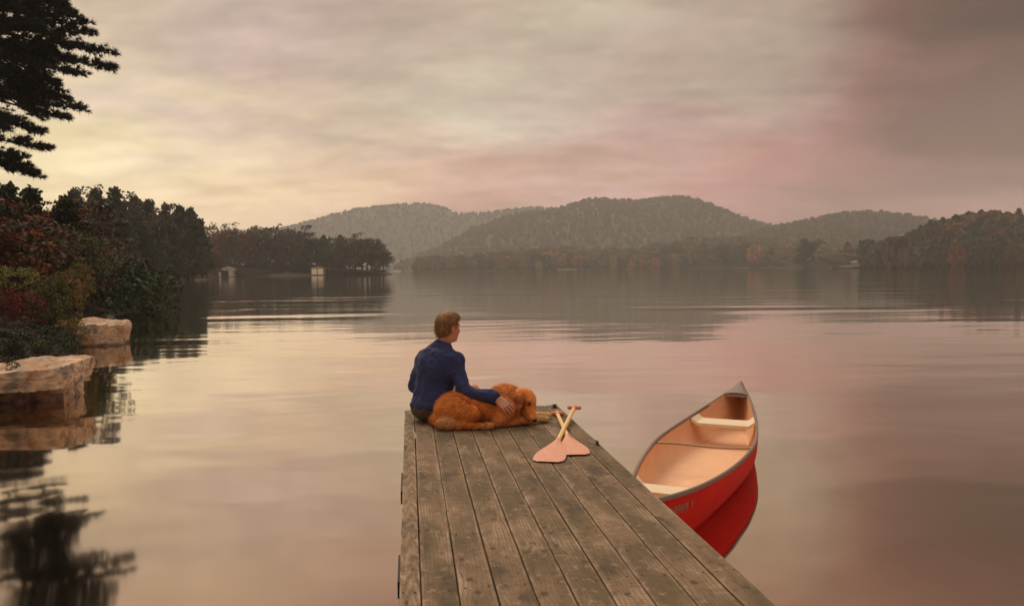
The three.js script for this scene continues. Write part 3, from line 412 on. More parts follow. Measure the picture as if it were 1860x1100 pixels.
{
  part('hull', hullShell(0, false), new THREE.MeshPhysicalMaterial({ vertexColors: true, color: lin(0.60, 0.006, 0.003), roughness: 0.55, specularIntensity: 0.12, side: THREE.DoubleSide }), canoe);
  const tanMat = std({ vertexColors: true, color: lin(0.76, 0.435, 0.245), roughness: 0.6, side: THREE.DoubleSide });
  part('inner_lining', hullShell(0.009, true), tanMat, canoe);
  const railMat = std({ color: lin(0.20, 0.13, 0.10), roughness: 0.5 });
  for (const s of [-1, 1]) {                                     // gunwale: a rail of real width capping the rim
    const pos = [], idx = [], n = 90, pr = [[-0.012, -0.02], [-0.012, 0.004], [-0.008, 0.008], [0.007, 0.008], [0.012, 0.004], [0.012, -0.02]];
    for (let i = 0; i <= n; i++) { const t = mix(0.004, 0.996, i / n), p = hullAt(t, 1, s), q = hullAt(t + 0.002, 1, s), q0 = hullAt(t - 0.002, 1, s), d = q.sub(q0).normalize(), out = V(-d.z * -s, 0, d.x * -s).normalize(); if (out.x * s < 0) out.negate(); pr.forEach(([a, b]) => pos.push(p.x + out.x * a, p.y + b, p.z + out.z * a)); if (i) for (let k = 0; k < 6; k++) { const e = (i - 1) * 6 + k, f = (i - 1) * 6 + (k + 1) % 6; idx.push(e, f, e + 6, f, f + 6, e + 6); } }
    const g = geoOf(pos, idx).toNonIndexed(); g.computeVertexNormals(); part('gunwale', g, std({ color: lin(0.19, 0.125, 0.095), roughness: 0.5, side: THREE.DoubleSide }), canoe);
  }
  const plate = (a, b) => { const pos = [], idx = [], n = 14; for (let i = 0; i <= n; i++) { const t = mix(a, b, i / n), l = hullAt(t, 1, -1), r = hullAt(t, 1, 1), c = l.clone().add(r).multiplyScalar(0.5); c.y += 0.016 + 0.1 * Math.abs(r.x); l.y += 0.011; r.y += 0.011; const c1 = l.clone().lerp(c, 0.5), c2 = r.clone().lerp(c, 0.5); c1.y += 0.006; c2.y += 0.006; for (const p of [l, c1, c, c2, r]) pos.push(p.x, p.y, p.z); for (const p of [r, l]) pos.push(p.x * 0.97, p.y - 0.03, p.z); if (i) for (let k = 0; k < 7; k++) { const e = (i - 1) * 7 + k, f = (i - 1) * 7 + (k + 1) % 7; idx.push(e, e + 7, f, f, e + 7, f + 7); } } const o = n * 7; for (let k = 1; k < 6; k++) idx.push(o, o + k, o + k + 1); return geoOf(pos, idx); };
  const plateMat = std({ color: lin(0.22, 0.165, 0.14), roughness: 0.6, side: THREE.DoubleSide });
  part('deck_plate', plate(0.002, 0.088), plateMat, canoe); part('deck_plate', plate(0.998, 0.955), plateMat, canoe);
  const seatMat = std({ color: lin(0.78, 0.62, 0.42), roughness: 0.5 });
  const seat = (t, depth, drop) => { const pos = [], idx = [], h = depth / CAN.L / 2, rows = [];
    for (const [dz, dy] of [[-h, -0.035], [-h, -0.004], [-h * 0.86, 0.004], [h * 0.86, 0.004], [h, -0.004], [h, -0.035]]) { const l = hullAt(t + dz, 0.985, -1, 0.012), r = hullAt(t + dz, 0.985, 1, 0.012), W = r.x, row = []; for (const [x, y] of [[-1, 0.0], [-0.97, 0.0], [-0.82, -1], [-0.76, -1.12], [0, -1.16], [0.76, -1.12], [0.82, -1], [0.97, 0.0], [1, 0.0]]) row.push([x * W, l.y - 0.012 + y * drop + dy, l.z]); rows.push(row); }
    rows.forEach((row, i) => row.forEach((p, k) => { pos.push(...p); if (k) { const n = row.length, a = i * n + k, b = ((i + 1) % rows.length) * n + k; idx.push(a, a - 1, b, a - 1, b - 1, b); } })); const g = geoOf(pos, idx).toNonIndexed(); g.computeVertexNormals(); return g; };
  part('seat', seat(0.265, 0.24, 0.035), std({ color: lin(0.78, 0.62, 0.42), roughness: 0.5, side: THREE.DoubleSide }), canoe); part('seat', seat(0.80, 0.26, 0.05), std({ color: lin(0.78, 0.62, 0.42), roughness: 0.5, side: THREE.DoubleSide }), canoe);
  const tl = hullAt(0.52, 0.99, -1, 0.006), tr = hullAt(0.505, 0.99, 1, 0.006), tp = []; for (let i = 0; i <= 12; i++) { const p = tl.clone().lerp(tr, i / 12); p.y += -0.02 + 0.007 * Math.sin(i / 12 * Math.PI * 2 + 0.6); tp.push(p); }
  part('thwart', tube(tp, tp.map(() => 0.0125), 8), std({ color: lin(0.42, 0.27, 0.17), roughness: 0.6 }), canoe);
  // worn pale lettering strip near the stern: strokes too worn to read
  const pos = [], idx = []; seed(41);
  const stroke = (t0, t1, f0, f1) => { const o = pos.length / 3; for (const [t, f] of [[t0, f0], [t1, f0], [t1, f1], [t0, f1]]) { const p = hullAt(t, f, 1), q = p.clone(); q.x += 0.0025; pos.push(q.x, q.y, q.z); } idx.push(o, o + 1, o + 2, o, o + 2, o + 3); };
  for (let i = 0; i < 17; i++) { const t = mix(0.845, 0.975, i / 16), w = 0.0030; if (i === 1) continue; stroke(t, t + w, 0.80, 0.89); if (rnd() < 0.7) stroke(t + w * 0.6, t + 0.0062, 0.80 + 0.06 * Math.floor(rnd() * 2), 0.83 + 0.06 * Math.floor(rnd() * 2)); stroke(t, t + 0.0064, 0.845, 0.865); }
  part('hull_lettering', geoOf(pos, idx), std({ color: lin(0.29, 0.12, 0.075), roughness: 0.7, side: THREE.DoubleSide }), canoe);
}

// ---------------------------------------------------------------- paddles
const GRAIN = (() => { const W = 128, H = 256, d = new Uint8Array(W * H * 4); for (let j = 0; j < H; j++) for (let i = 0; i < W; i++) { const x = i / W, y = j / H, g = Math.sin((x * 26 + 2.5 * fbm(x * 3, y * 1.4, 3, 3)) * 3.1), v = clamp(236 + 5 * g + 26 * fbm(x * 40, y * 5, 8, 3) + 60 * Math.min(0, fbm(x * 4, y * 7, 5, 4) + 0.12), 90, 255), o = (j * W + i) * 4; d[o] = v; d[o + 1] = v * 0.985; d[o + 2] = v * 0.96; d[o + 3] = 255; } const t = new THREE.DataTexture(d, W, H, THREE.RGBAFormat); t.wrapS = t.wrapT = THREE.RepeatWrapping; t.magFilter = THREE.LinearFilter; t.colorSpace = THREE.SRGBColorSpace; t.needsUpdate = true; return t; })();
function paddleParts(root, len) {                                 // lies along +z: grip at 0, blade end at len
  const bl = 0.56, th = len - bl, pos = [], idx = [], n = 26, m = 8;
  for (const side of [1, -1]) { const o = pos.length / 3; for (let i = 0; i <= n; i++) { const t = i / n, hw = i === n ? 0.066 : mix(0.017, 0.103, Math.pow(smooth(0, 0.80, t), 0.8)) * Math.sqrt(Math.max(0.02, 1 - Math.pow(clamp((t - 0.86) / 0.14, 0, 1), 3) * 0.6)); for (let k = 0; k <= m; k++) { const q = k / m * 2 - 1, thk = mix(0.013, 0.0042, smooth(0, 0.35, t)) * (1 - 0.45 * q * q) + 0.006 * Math.exp(-q * q * 30) * (1 - t); pos.push(q * hw, side * thk * (Math.abs(q) > 0.99 || i === n ? 0.55 : 1), th + t * bl); } }
    for (let i = 0; i < n; i++) for (let k = 0; k < m; k++) { const a = o + i * (m + 1) + k; side > 0 ? idx.push(a, a + m + 1, a + 1, a + 1, a + m + 1, a + m + 2) : idx.push(a, a + 1, a + m + 1, a + 1, a + m + 2, a + m + 1); } }
  const S = pos.length / 6, E = [];  for (let i = 0; i <= n; i++) E.push(i * (m + 1)); for (let k = 1; k <= m; k++) E.push(n * (m + 1) + k); for (let i = n - 1; i >= 0; i--) E.push(i * (m + 1) + m);
  for (let i = 1; i < E.length; i++) idx.push(E[i - 1], E[i - 1] + S, E[i], E[i], E[i - 1] + S, E[i] + S);
  const uv = []; for (let i = 0; i < pos.length; i += 3) uv.push(pos[i] / 0.24 + 0.5, pos[i + 2] / 0.6);
  part('blade', geoOf(pos, idx, null, uv), std({ map: GRAIN, color: lin(0.80, 0.37, 0.25), roughness: 0.5, side: THREE.DoubleSide }), root);
  part('shaft', tube([V(0, 0, 0.05), V(0, 0, th * 0.5), V(0, 0, th + 0.03)], [0.0155, 0.0165, 0.0165], 12), std({ color: lin(0.80, 0.52, 0.22), roughness: 0.5 }), root);
  const grip = new THREE.CapsuleGeometry(0.017, 0.085, 5, 12).rotateZ(Math.PI / 2).translate(0, 0, 0.005), neck = tube([V(0, 0, 0), V(0, 0, 0.035), V(0, 0, 0.075)], [0.026, 0.021, 0.0165], 10);
  part('grip', join([grip, neck]), std({ color: lin(0.62, 0.22, 0.13), roughness: 0.5 }), root);
}
function layPaddle(name, a, b, ya, yb, label) { const A = V(a[0], ya, a[1]), B = V(b[0], yb, b[1]), d = B.clone().sub(A), o = base(name, A); paddleParts(o, d.length()); o.lookAt(B); return tag(o, label, 'paddle', null); }
layPaddle('paddle', [0.365, -6.33], [0.403, -4.95], DECK + 0.019, DECK + 0.010, 'wooden paddle lying underneath, its pink blade nearer the canoe');
layPaddle('paddle', [0.512, -6.37], [0.212, -4.775], DECK + 0.058, DECK + 0.010, 'wooden paddle lying on top, its pink blade nearest the camera');

// ---------------------------------------------------------------- rocks on the left shore
function rockGeo(s, sx, sy, sz, o = {}) {
  seed(s); const n = o.n ?? 52, g = new THREE.BoxGeometry(2, 2, 2, n, n, n), p = g.attributes.position, col = [], v = V();
  const tones = (o.tones ?? [[0.54, 0.38, 0.26], [0.40, 0.235, 0.13], [0.40, 0.32, 0.25], [0.21, 0.16, 0.12]]);
  for (let i = 0; i < p.count; i++) {
    v.fromBufferAttribute(p, i); const r = v.clone().normalize().multiplyScalar(1.28); v.lerp(r, 0.07);
    v.set(v.x * sx, v.y * sy, v.z * sz); const d = 0.11 * sy * 3 * fbm(v.x * 1.3 + s, v.y * 1.9, v.z * 1.3, 5) + 0.07 * Math.abs(n3(v.x * 2.2 + s, v.y * 3.1, v.z * 2.2)) + 0.06 * Math.round(4 * n3(v.x * 1.6 + s, v.y * 4, v.z * 1.6)) / 4 + 0.045 * fbm(v.x * 7 + s, v.y * 11, v.z * 7, 4) - 0.035 * smooth(0.06, 0.0, Math.abs(n3(v.x * 2.4 + s, v.y * 2.4, v.z * 2.4))); v.addScaledVector(r.normalize(), d);
    if (o.under) { const k = smooth(0.35, -0.6, v.y / sy); v.z -= k * o.under; v.x -= k * o.under * 0.25; }
    p.setXYZ(i, v.x, v.y, v.z);
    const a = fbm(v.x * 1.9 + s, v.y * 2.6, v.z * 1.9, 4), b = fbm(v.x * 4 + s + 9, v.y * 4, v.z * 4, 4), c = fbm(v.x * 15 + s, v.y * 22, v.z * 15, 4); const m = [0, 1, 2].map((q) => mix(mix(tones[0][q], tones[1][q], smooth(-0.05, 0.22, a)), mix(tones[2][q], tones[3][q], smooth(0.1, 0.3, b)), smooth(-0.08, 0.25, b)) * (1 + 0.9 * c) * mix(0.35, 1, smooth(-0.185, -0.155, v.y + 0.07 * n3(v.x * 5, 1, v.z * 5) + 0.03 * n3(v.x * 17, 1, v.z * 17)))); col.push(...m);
  }
  g.setAttribute('color', new THREE.BufferAttribute(new Float32Array(col), 3)); g.computeVertexNormals(); return g;
}
const rockMat = std({ vertexColors: true, roughness: 0.92 });
{
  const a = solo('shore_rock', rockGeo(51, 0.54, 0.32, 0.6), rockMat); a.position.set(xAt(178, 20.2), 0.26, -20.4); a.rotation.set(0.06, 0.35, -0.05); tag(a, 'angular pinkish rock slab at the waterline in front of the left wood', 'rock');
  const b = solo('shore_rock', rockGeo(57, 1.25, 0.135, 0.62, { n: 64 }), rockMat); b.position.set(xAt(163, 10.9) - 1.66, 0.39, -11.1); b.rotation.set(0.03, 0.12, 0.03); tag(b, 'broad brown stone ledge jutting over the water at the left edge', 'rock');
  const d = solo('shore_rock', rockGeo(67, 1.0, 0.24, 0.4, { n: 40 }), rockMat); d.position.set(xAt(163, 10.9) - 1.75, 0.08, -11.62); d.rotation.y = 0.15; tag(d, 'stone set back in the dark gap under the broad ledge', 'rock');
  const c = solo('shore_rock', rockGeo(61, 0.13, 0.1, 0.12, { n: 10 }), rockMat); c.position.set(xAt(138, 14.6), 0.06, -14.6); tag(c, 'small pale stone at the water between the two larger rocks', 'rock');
}

// ---------------------------------------------------------------- shrubs on the near left shore
function shrubProto(s, cols, o = {}) {
  seed(s); const out = newOut(), stems = [], n = o.clumps ?? 90;
  for (let i = 0; i < 9; i++) { const a = i * 0.7 + rr(0, 0.4), r = rr(0.15, 0.34); stems.push(tube([V(0, 0, 0), V(Math.cos(a) * r * 0.5, 0.35, Math.sin(a) * r * 0.5), V(Math.cos(a) * r, rr(0.6, 0.92), Math.sin(a) * r)], [0.014, 0.009, 0.003], 5)); }
  for (let i = 0; i < n; i++) { const a = rnd() * 6.283, y = Math.pow(rnd(), 0.8), r = (o.cone ? (1 - y) * 0.46 + 0.05 : 0.48 * Math.sqrt(Math.max(0.05, 1 - Math.pow(Math.abs(y - 0.45) / 0.58, 2.4)))) * Math.sqrt(rr(0.25, 1)), c = V(Math.cos(a) * r, y * 0.93 + 0.03, Math.sin(a) * r); const tint = cols[Math.floor(rnd() * cols.length)].clone().multiplyScalar(rr(0.7, 1.3)); leafQuads(out, c, o.leaves ?? 30, V(0.11, 0.07, 0.11), o.leaf ?? 0.024, cols, 0.7, tint); }
  return { leaves: leafGeo(out), stems: join(stems) };
}
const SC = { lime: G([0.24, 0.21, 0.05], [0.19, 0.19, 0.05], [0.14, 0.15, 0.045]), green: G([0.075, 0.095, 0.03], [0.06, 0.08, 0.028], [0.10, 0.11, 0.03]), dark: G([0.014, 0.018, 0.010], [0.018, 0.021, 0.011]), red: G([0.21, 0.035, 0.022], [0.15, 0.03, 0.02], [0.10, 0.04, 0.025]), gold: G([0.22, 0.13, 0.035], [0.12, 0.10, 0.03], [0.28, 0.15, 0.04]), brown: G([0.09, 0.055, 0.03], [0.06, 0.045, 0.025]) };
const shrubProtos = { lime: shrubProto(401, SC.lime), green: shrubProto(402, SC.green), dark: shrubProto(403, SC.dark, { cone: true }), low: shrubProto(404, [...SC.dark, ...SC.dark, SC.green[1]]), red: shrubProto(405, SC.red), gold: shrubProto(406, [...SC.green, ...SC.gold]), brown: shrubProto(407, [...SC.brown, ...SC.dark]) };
seed(88);
for (const [kind, px, depth0, topPy, basePy, wpx, label] of [
  ['brown', 8, 40, 440, 520, 90, 'brown thicket at the left edge behind the yellow green bush'], ['red', -6, 34, 432, 505, 70, 'dark red shrub at the left edge above the yellow green bush'],
  ['green', 48, 38, 428, 520, 90, 'mid green shrub rising behind the yellow green bush'], ['green', 98, 42, 432, 520, 90, 'tall green shrub between the yellow green bush and the dark cone'], ['green', 160, 52, 430, 512, 70, 'loose green shrub right of the dark cone shaped evergreen'],
  ['dark', 137, 40, 452, 515, 62, 'dark cone shaped evergreen shrub among the green shrubs'], ['lime', 26, 25, 482, 560, 96, 'bright yellow green bush at the left edge'], ['red', 44, 22, 530, 590, 74, 'crimson leaved shrub below the yellow green bush'],
  ['red', 8, 21, 520, 600, 60, 'dull red shrub at the left edge below the yellow green bush'], ['gold', 122, 27, 490, 590, 66, 'green shrub with golden leaves above the rock slab'], ['green', 92, 25, 500, 600, 74, 'dark green shrub right of the crimson leaved shrub'], ['gold', 148, 32, 478, 540, 50, 'small gold flecked shrub behind the rock slab'],
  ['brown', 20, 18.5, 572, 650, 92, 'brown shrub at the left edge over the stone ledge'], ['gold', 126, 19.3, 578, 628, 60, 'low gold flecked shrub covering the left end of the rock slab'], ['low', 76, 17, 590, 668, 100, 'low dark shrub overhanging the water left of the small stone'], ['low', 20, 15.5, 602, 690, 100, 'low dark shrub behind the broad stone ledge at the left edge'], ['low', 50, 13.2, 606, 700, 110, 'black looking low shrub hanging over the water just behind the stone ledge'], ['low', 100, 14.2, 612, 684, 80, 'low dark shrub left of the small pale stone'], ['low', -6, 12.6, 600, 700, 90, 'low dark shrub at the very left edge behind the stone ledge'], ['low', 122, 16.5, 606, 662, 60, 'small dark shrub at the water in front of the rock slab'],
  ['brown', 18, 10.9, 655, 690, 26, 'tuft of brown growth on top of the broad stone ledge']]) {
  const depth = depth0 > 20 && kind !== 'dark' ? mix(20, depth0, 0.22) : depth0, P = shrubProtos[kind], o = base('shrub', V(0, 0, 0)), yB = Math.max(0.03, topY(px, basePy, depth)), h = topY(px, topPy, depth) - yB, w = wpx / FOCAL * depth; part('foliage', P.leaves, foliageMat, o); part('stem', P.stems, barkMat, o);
  o.position.set(xAt(px, depth), yB, -depth); o.rotation.y = rnd() * 6.28; o.scale.set(w * 1.05, h, w * 1.05); tag(o, label, 'shrub');
}

// ---------------------------------------------------------------- near pine whose boughs hang in at the upper left
{
  seed(500); const D = 33, X = (px, d = D) => xAt(px, d), Y = (py, px = 0) => topY(px, py, D), pine = base('tall_pine', V(X(-52), 0.9, -D)); tag(pine, 'tall dark pine whose boughs hang into the upper left corner', 'pine tree');
  const O = pine.position, loc = (px, py, dz = 0) => V(X(px) - O.x, Y(py, px) - O.y, dz);
  const trunkPts = []; for (let i = 0; i <= 10; i++) trunkPts.push(V(0.25 * n3(i * 0.7, 2, 1), i * 1.9, 0.25 * n3(i * 0.7, 7, 1))); part('trunk', tube(trunkPts, trunkPts.map((_, i) => 0.36 - i * 0.028), 12), barkMat, pine);
  const cols = G([0.020, 0.028, 0.014], [0.026, 0.034, 0.016], [0.016, 0.022, 0.012]), out = newOut(), limbs = [];
  const tuft = (p, dir, s, tint) => { for (let i = 0; i < 20; i++) { const d = dir.clone().multiplyScalar(0.9).add(V(rr(-1, 1), rr(-0.55, 1), rr(-1, 1))).normalize(), L = s * rr(0.7, 1.2), side = V(rr(-1, 1), rr(-1, 1), rr(-1, 1)).cross(d).normalize().multiplyScalar(s * 0.085), o = out.pos.length / 3, e = p.clone().addScaledVector(d, L), k = rr(0.8, 1.2); for (const q of [p.clone().sub(side), p.clone().add(side), e]) { out.pos.push(q.x, q.y, q.z); out.nor.push(d.x * 0.3, 0.9, d.z * 0.3); out.col.push(tint.r * k, tint.g * k, tint.b * k); } out.idx.push(o, o + 1, o + 2); } };
  const bough = (from, to, fan, dense, sag = 0.25) => {
    const mid = from.clone().lerp(to, 0.55); mid.y -= sag; const L = from.distanceTo(to), pts = []; for (let i = 0; i <= 8; i++) { const t = i / 8; pts.push(from.clone().multiplyScalar((1 - t) ** 2).addScaledVector(mid, 2 * t * (1 - t)).addScaledVector(to, t * t)); }
    limbs.push(tube(pts, pts.map((_, i) => 0.05 * (1 - i / 8.4) + 0.006), 6)); const main = to.clone().sub(from).normalize();
    const n = Math.round(L * dense);
    for (let i = 0; i < n; i++) { const t = mix(0.22, 1, Math.pow(rnd(), 0.8)), f = t * 8, a = pts[Math.min(7, Math.floor(f))].clone().lerp(pts[Math.min(8, Math.floor(f) + 1)], f % 1), reach = fan * (0.35 + 0.65 * Math.sin(Math.PI * Math.min(1, t * 1.02))) * rr(0.4, 1), w = rr(-1, 1) * 1.5, d = main.clone().multiplyScalar(0.8).add(V(rr(-0.25, 0.25), rr(-0.22, 0.5), w * 0.8)).normalize(), tip = a.clone().addScaledVector(d, reach); limbs.push(tube([a, a.clone().lerp(tip, 0.5).add(V(0, -0.03, 0)), tip], [0.011, 0.008, 0.004], 4, false)); const tint = cols[Math.floor(rnd() * 3)], m = Math.max(2, Math.round(reach / 0.13)); for (let q = 1; q <= m; q++) { const c = a.clone().lerp(tip, q / m).add(V(rr(-0.08, 0.08), rr(-0.07, 0.10), rr(-0.08, 0.08))); tuft(c, d, 0.23, tint); } }
  };
  const TIPS = [[70, -60, -40, -50, 0.9], [110, 6, -52, -20, 0.9], [128, 12, -52, 22, 0.8], [150, 30, -10, 40, 0.7], [178, 62, 20, 58, 0.55], [160, 44, -52, 40, 0.7], [222, 104, 10, 62, 0.6], [226, 132, 60, 96, 0.6], [182, 150, -30, 100, 0.75], [150, 120, -52, 90, 0.9], [100, 96, -52, 76, 0.9], [170, 205, -20, 176, 0.65], [146, 222, 10, 186, 0.5], [120, 180, -52, 150, 0.95], [80, 190, -52, 160, 0.95], [92, 246, -40, 205, 0.7], [80, 270, -52, 240, 0.75], [74, 316, -52, 276, 0.7], [52, 312, -40, 288, 0.6], [40, 150, -52, 120, 1.1], [30, 60, -52, 40, 1.1], [20, 215, -52, 196, 0.9]];
  TIPS.forEach(([tx, ty, fx, fy, fan], i) => { const dz = rr(-0.9, 0.9), f = loc(fx, fy, fx > -50 ? dz * 0.5 : 0), to = loc(tx, ty, dz); if (fx > -50) limbs.push(tube([V(0, f.y - 0.35, 0), f], [0.07, 0.05], 6)); bough(f, to, fan * 1.15, 11, -0.06 + 0.2 * rnd()); });
  const LIM = [[-60, 112], [0, 120], [60, 138], [130, 140], [170, 120], [215, 86], [250, 74], [320, 46]];
  for (let i = 0; i < 52; i++) { const y = rr(-70, 312), lim = LIM.reduce((b, q, k) => (k && y >= LIM[k - 1][0] && y <= q[0] ? mix(LIM[k - 1][1], q[1], (y - LIM[k - 1][0]) / (q[0] - LIM[k - 1][0])) : b), 46), x = -20 + (lim + 20) * Math.sqrt(rr(0.06, 0.92)), dz = rr(-1.7, 1.7), fy = y - rr(8, 46), fx = Math.max(-52, x - rr(60, 150)), f = loc(fx, fy, dz * 0.4); bough(f, loc(x, y + rr(-8, 8), dz), rr(0.5, 0.8), 10, rr(-0.1, 0.2)); }
  for (let i = 0; i < 14; i++) { const a = 1.9 + rr(0, 2.6), y = 6 + i * 0.62, L = rr(1.8, 3.4); bough(V(0, y, 0), V(Math.cos(a) * L, y + rr(-0.7, 0.5), Math.sin(a) * L), 0.8, 3); }
  part('foliage', leafGeo(out), foliageMat, pine); part('branch', join(limbs), barkMat, pine);
}

// ---------------------------------------------------------------- houses, boathouses and boats on the far shores
const glassDark = std({ color: lin(0.02, 0.022, 0.024), roughness: 0.15 });
function house(name, label, cat, px, depth, y0, w, h, d, roofH, wall, roof, turn, openings) {   // openings: [kind, x, y, w, h] on the lake side
  const o = base(name, V(xAt(px, depth), y0, -depth), turn); tag(o, label, cat);
  const wm = std({ color: wall, roughness: 0.85 }), W = w / 2, D2 = d / 2;
  part('wall', join([boxAt(w, h, 0.15, 0, h / 2, D2 - 0.075), boxAt(w, h, 0.15, 0, h / 2, -D2 + 0.075), boxAt(0.15, h, d - 0.3, -W + 0.075, h / 2, 0), boxAt(0.15, h, d - 0.3, W - 0.075, h / 2, 0), geoOf([-W, h, D2, W, h, D2, 0, h + roofH, D2, -W, h, -D2, W, h, -D2, 0, h + roofH, -D2], [0, 1, 2, 3, 5, 4])]), wm, o);
  const e = 0.35, k = roofH / W, rg = geoOf([-W - e, h - e * k, D2 + e, 0, h + roofH, D2 + e, W + e, h - e * k, D2 + e, -W - e, h - e * k, -D2 - e, 0, h + roofH, -D2 - e, W + e, h - e * k, -D2 - e, -W - e, h - e * k + 0.16, D2 + e, 0, h + roofH + 0.16, D2 + e, W + e, h - e * k + 0.16, D2 + e, -W - e, h - e * k + 0.16, -D2 - e, 0, h + roofH + 0.16, -D2 - e, W + e, h - e * k + 0.16, -D2 - e], [6, 7, 10, 6, 10, 9, 7, 8, 11, 7, 11, 10, 0, 1, 7, 0, 7, 6, 1, 2, 8, 1, 8, 7, 3, 9, 10, 3, 10, 4, 4, 10, 11, 4, 11, 5, 0, 3, 4, 0, 4, 1, 1, 4, 5, 1, 5, 2, 0, 6, 9, 0, 9, 3, 2, 5, 11, 2, 11, 8]).toNonIndexed(); rg.computeVertexNormals(); part('roof', rg, std({ color: roof, roughness: 0.9, side: THREE.DoubleSide }), o);
  for (const [kind, x, y, ow, oh, c] of openings) part(kind, boxAt(ow, oh, 0.12, x, y, D2 + 0.02), c ?? glassDark, o);
  return o;
}
const white = lin(0.72, 0.68, 0.6), cream = std({ color: lin(0.86, 0.78, 0.62), roughness: 0.7 });
house('boathouse', 'grey framed boathouse with a dark open front at the foot of the left point', 'boathouse', 414, 252, 0.15, 4.4, 2.3, 5, 0.7, lin(0.42, 0.38, 0.33), lin(0.2, 0.18, 0.16), 0.1, [['doorway', -0.2, 1.0, 2.3, 1.95]]);
house('boathouse', 'small white boathouse with two pale doors on the shore of the point', 'boathouse', 579, 281, 0.2, 4.6, 2.5, 4, 0.5, lin(0.36, 0.3, 0.25), lin(0.22, 0.19, 0.17), 0.05, [['door', -1.1, 1.25, 1.75, 2.05, cream], ['door', 1.1, 1.25, 1.75, 2.05, cream]]);
house('house', 'grey roofed house half hidden among trees on the left point', 'house', 446, 285, 6.0, 9, 2.6, 7, 1.5, lin(0.14, 0.12, 0.1), lin(0.21, 0.18, 0.15), 0.5, [['window', -2, 1.6, 1.2, 1.1], ['window', 1.5, 1.6, 1.2, 1.1]]);
house('house', 'low pale roofed house on the right shore left of the dark wood', 'house', 1572, midDepth(1572) + 2, 1.0, 13, 2.6, 8, 1.9, lin(0.22, 0.17, 0.13), lin(0.42, 0.33, 0.26), 0.1, [['window', -3.6, 1.4, 1.6, 1.2], ['doorway', 0, 1.1, 1.3, 2.1], ['window', 3.6, 1.4, 1.6, 1.2]]);
house('house', 'small pale house at the far right under the dark pines', 'house', 1826, midDepth(1826) + 3, 1.0, 7, 2.8, 6, 1.6, lin(0.45, 0.36, 0.29), lin(0.3, 0.24, 0.2), -0.2, [['window', -1.8, 1.5, 1.1, 1.1], ['doorway', 1.4, 1.1, 1.1, 2.1]]);
house('boathouse', 'tiny white boathouse on the middle shore below the main mountain', 'boathouse', 1062, midDepth(1062) - 2, 0.4, 7, 3.0, 6, 1.2, white, lin(0.4, 0.34, 0.28), 0, [['doorway', 0, 1.2, 2.6, 2.3]]);
house('house', 'long pale house just above the middle shore left of the white boathouse', 'house', 1026, midDepth(1026) + 14, 3.4, 15, 2.8, 8, 1.8, white, lin(0.62, 0.5, 0.38), 0, [['window', -5, 1.5, 1.4, 1.3], ['window', -1.8, 1.5, 1.4, 1.3], ['window', 1.8, 1.5, 1.4, 1.3], ['window', 5, 1.5, 1.4, 1.3]]);
function boat(label, px, depth, len) {
  const o = base('moored_boat', V(xAt(px, depth), 0, -depth), 0.2), pos = [], idx = [], n = 12; for (let i = 0; i <= n; i++) { const t = i / n, b = len * 0.17 * Math.pow(Math.sin(Math.PI * mix(0.0, 0.78, t)), 0.7), z = (t - 0.5) * len; pos.push(z, 0.8 - 0.15 * t, -b, z, -0.15, -b * 0.7, z, -0.15, b * 0.7, z, 0.8 - 0.15 * t, b); if (i) for (let k = 0; k < 4; k++) { const a = (i - 1) * 4 + k, c = (i - 1) * 4 + (k + 1) % 4; idx.push(a, c, a + 4, c, c + 4, a + 4); } }
  part('hull', geoOf(pos, idx), std({ color: white, roughness: 0.4, side: THREE.DoubleSide }), o); part('cabin', new THREE.CylinderGeometry(len * 0.1, len * 0.13, 0.9, 8).scale(1.5, 1, 0.8).translate(len * 0.05, 1.15, 0), std({ color: lin(0.6, 0.56, 0.5) }), o); tag(o, label, 'boat');
}
boat('small white boat moored in the hazy gap beyond the wooded point', 722, 640, 7); boat('white boat at the left tip of the far middle shore', 817, 732, 8); boat('white boat against the middle shore below the orange trees', 974, 731, 8); boat('pale boat on the right shore left of the low house', 1512, shoreDepth(FAR_SHORE, 1512) - 3, 6);
for (const [px, len, l] of [[870, 16, 'left'], [925, 20, 'right']]) { const d = shoreDepth(FAR_SHORE, px) - 4, o = base('far_jetty', V(xAt(px, d), 0, -d)); part('deck', boxAt(len, 0.2, 2.2, 0, 0.7, 0), std({ color: lin(0.6, 0.5, 0.38) }), o); for (let i = 0; i < 5; i++) part('post', new THREE.CylinderGeometry(0.12, 0.12, 1.6, 6).translate((i / 4 - 0.5) * (len - 0.6), 0.1, 1.2), barkMat, o); tag(o, 'pale jetty along the far middle shore, the ' + l + ' of two', 'jetty'); }

// ---------------------------------------------------------------- modelling of figures: a field of joined tapered limbs, meshed as one surface
const capsule = (a, b, ra, rb) => { const ab = b.clone().sub(a), L = Math.max(1e-9, ab.lengthSq()); return (x, y, z) => { const px = x - a.x, py = y - a.y, pz = z - a.z, h = clamp((px * ab.x + py * ab.y + pz * ab.z) / L, 0, 1), qx = px - ab.x * h, qy = py - ab.y * h, qz = pz - ab.z * h; return Math.sqrt(qx * qx + qy * qy + qz * qz) - mix(ra, rb, h); }; };
function ellipsoid(c, r, ax = V(1, 0, 0), ay = V(0, 1, 0)) {      // radii along ax, ay and their cross product
  const X = ax.clone().normalize(), Z = X.clone().cross(ay).normalize(), Y = Z.clone().cross(X);
  return (x, y, z) => { const px = x - c.x, py = y - c.y, pz = z - c.z, u = (px * X.x + py * X.y + pz * X.z) / r.x, v = (px * Y.x + py * Y.y + pz * Y.z) / r.y, w = (px * Z.x + py * Z.y + pz * Z.z) / r.z, k = Math.sqrt(u * u + v * v + w * w), k2 = Math.sqrt(u * u / (r.x * r.x) + v * v / (r.y * r.y) + w * w / (r.z * r.z)); return k < 1e-6 ? -Math.min(r.x, r.y, r.z) : k * (k - 1) / k2; };
}
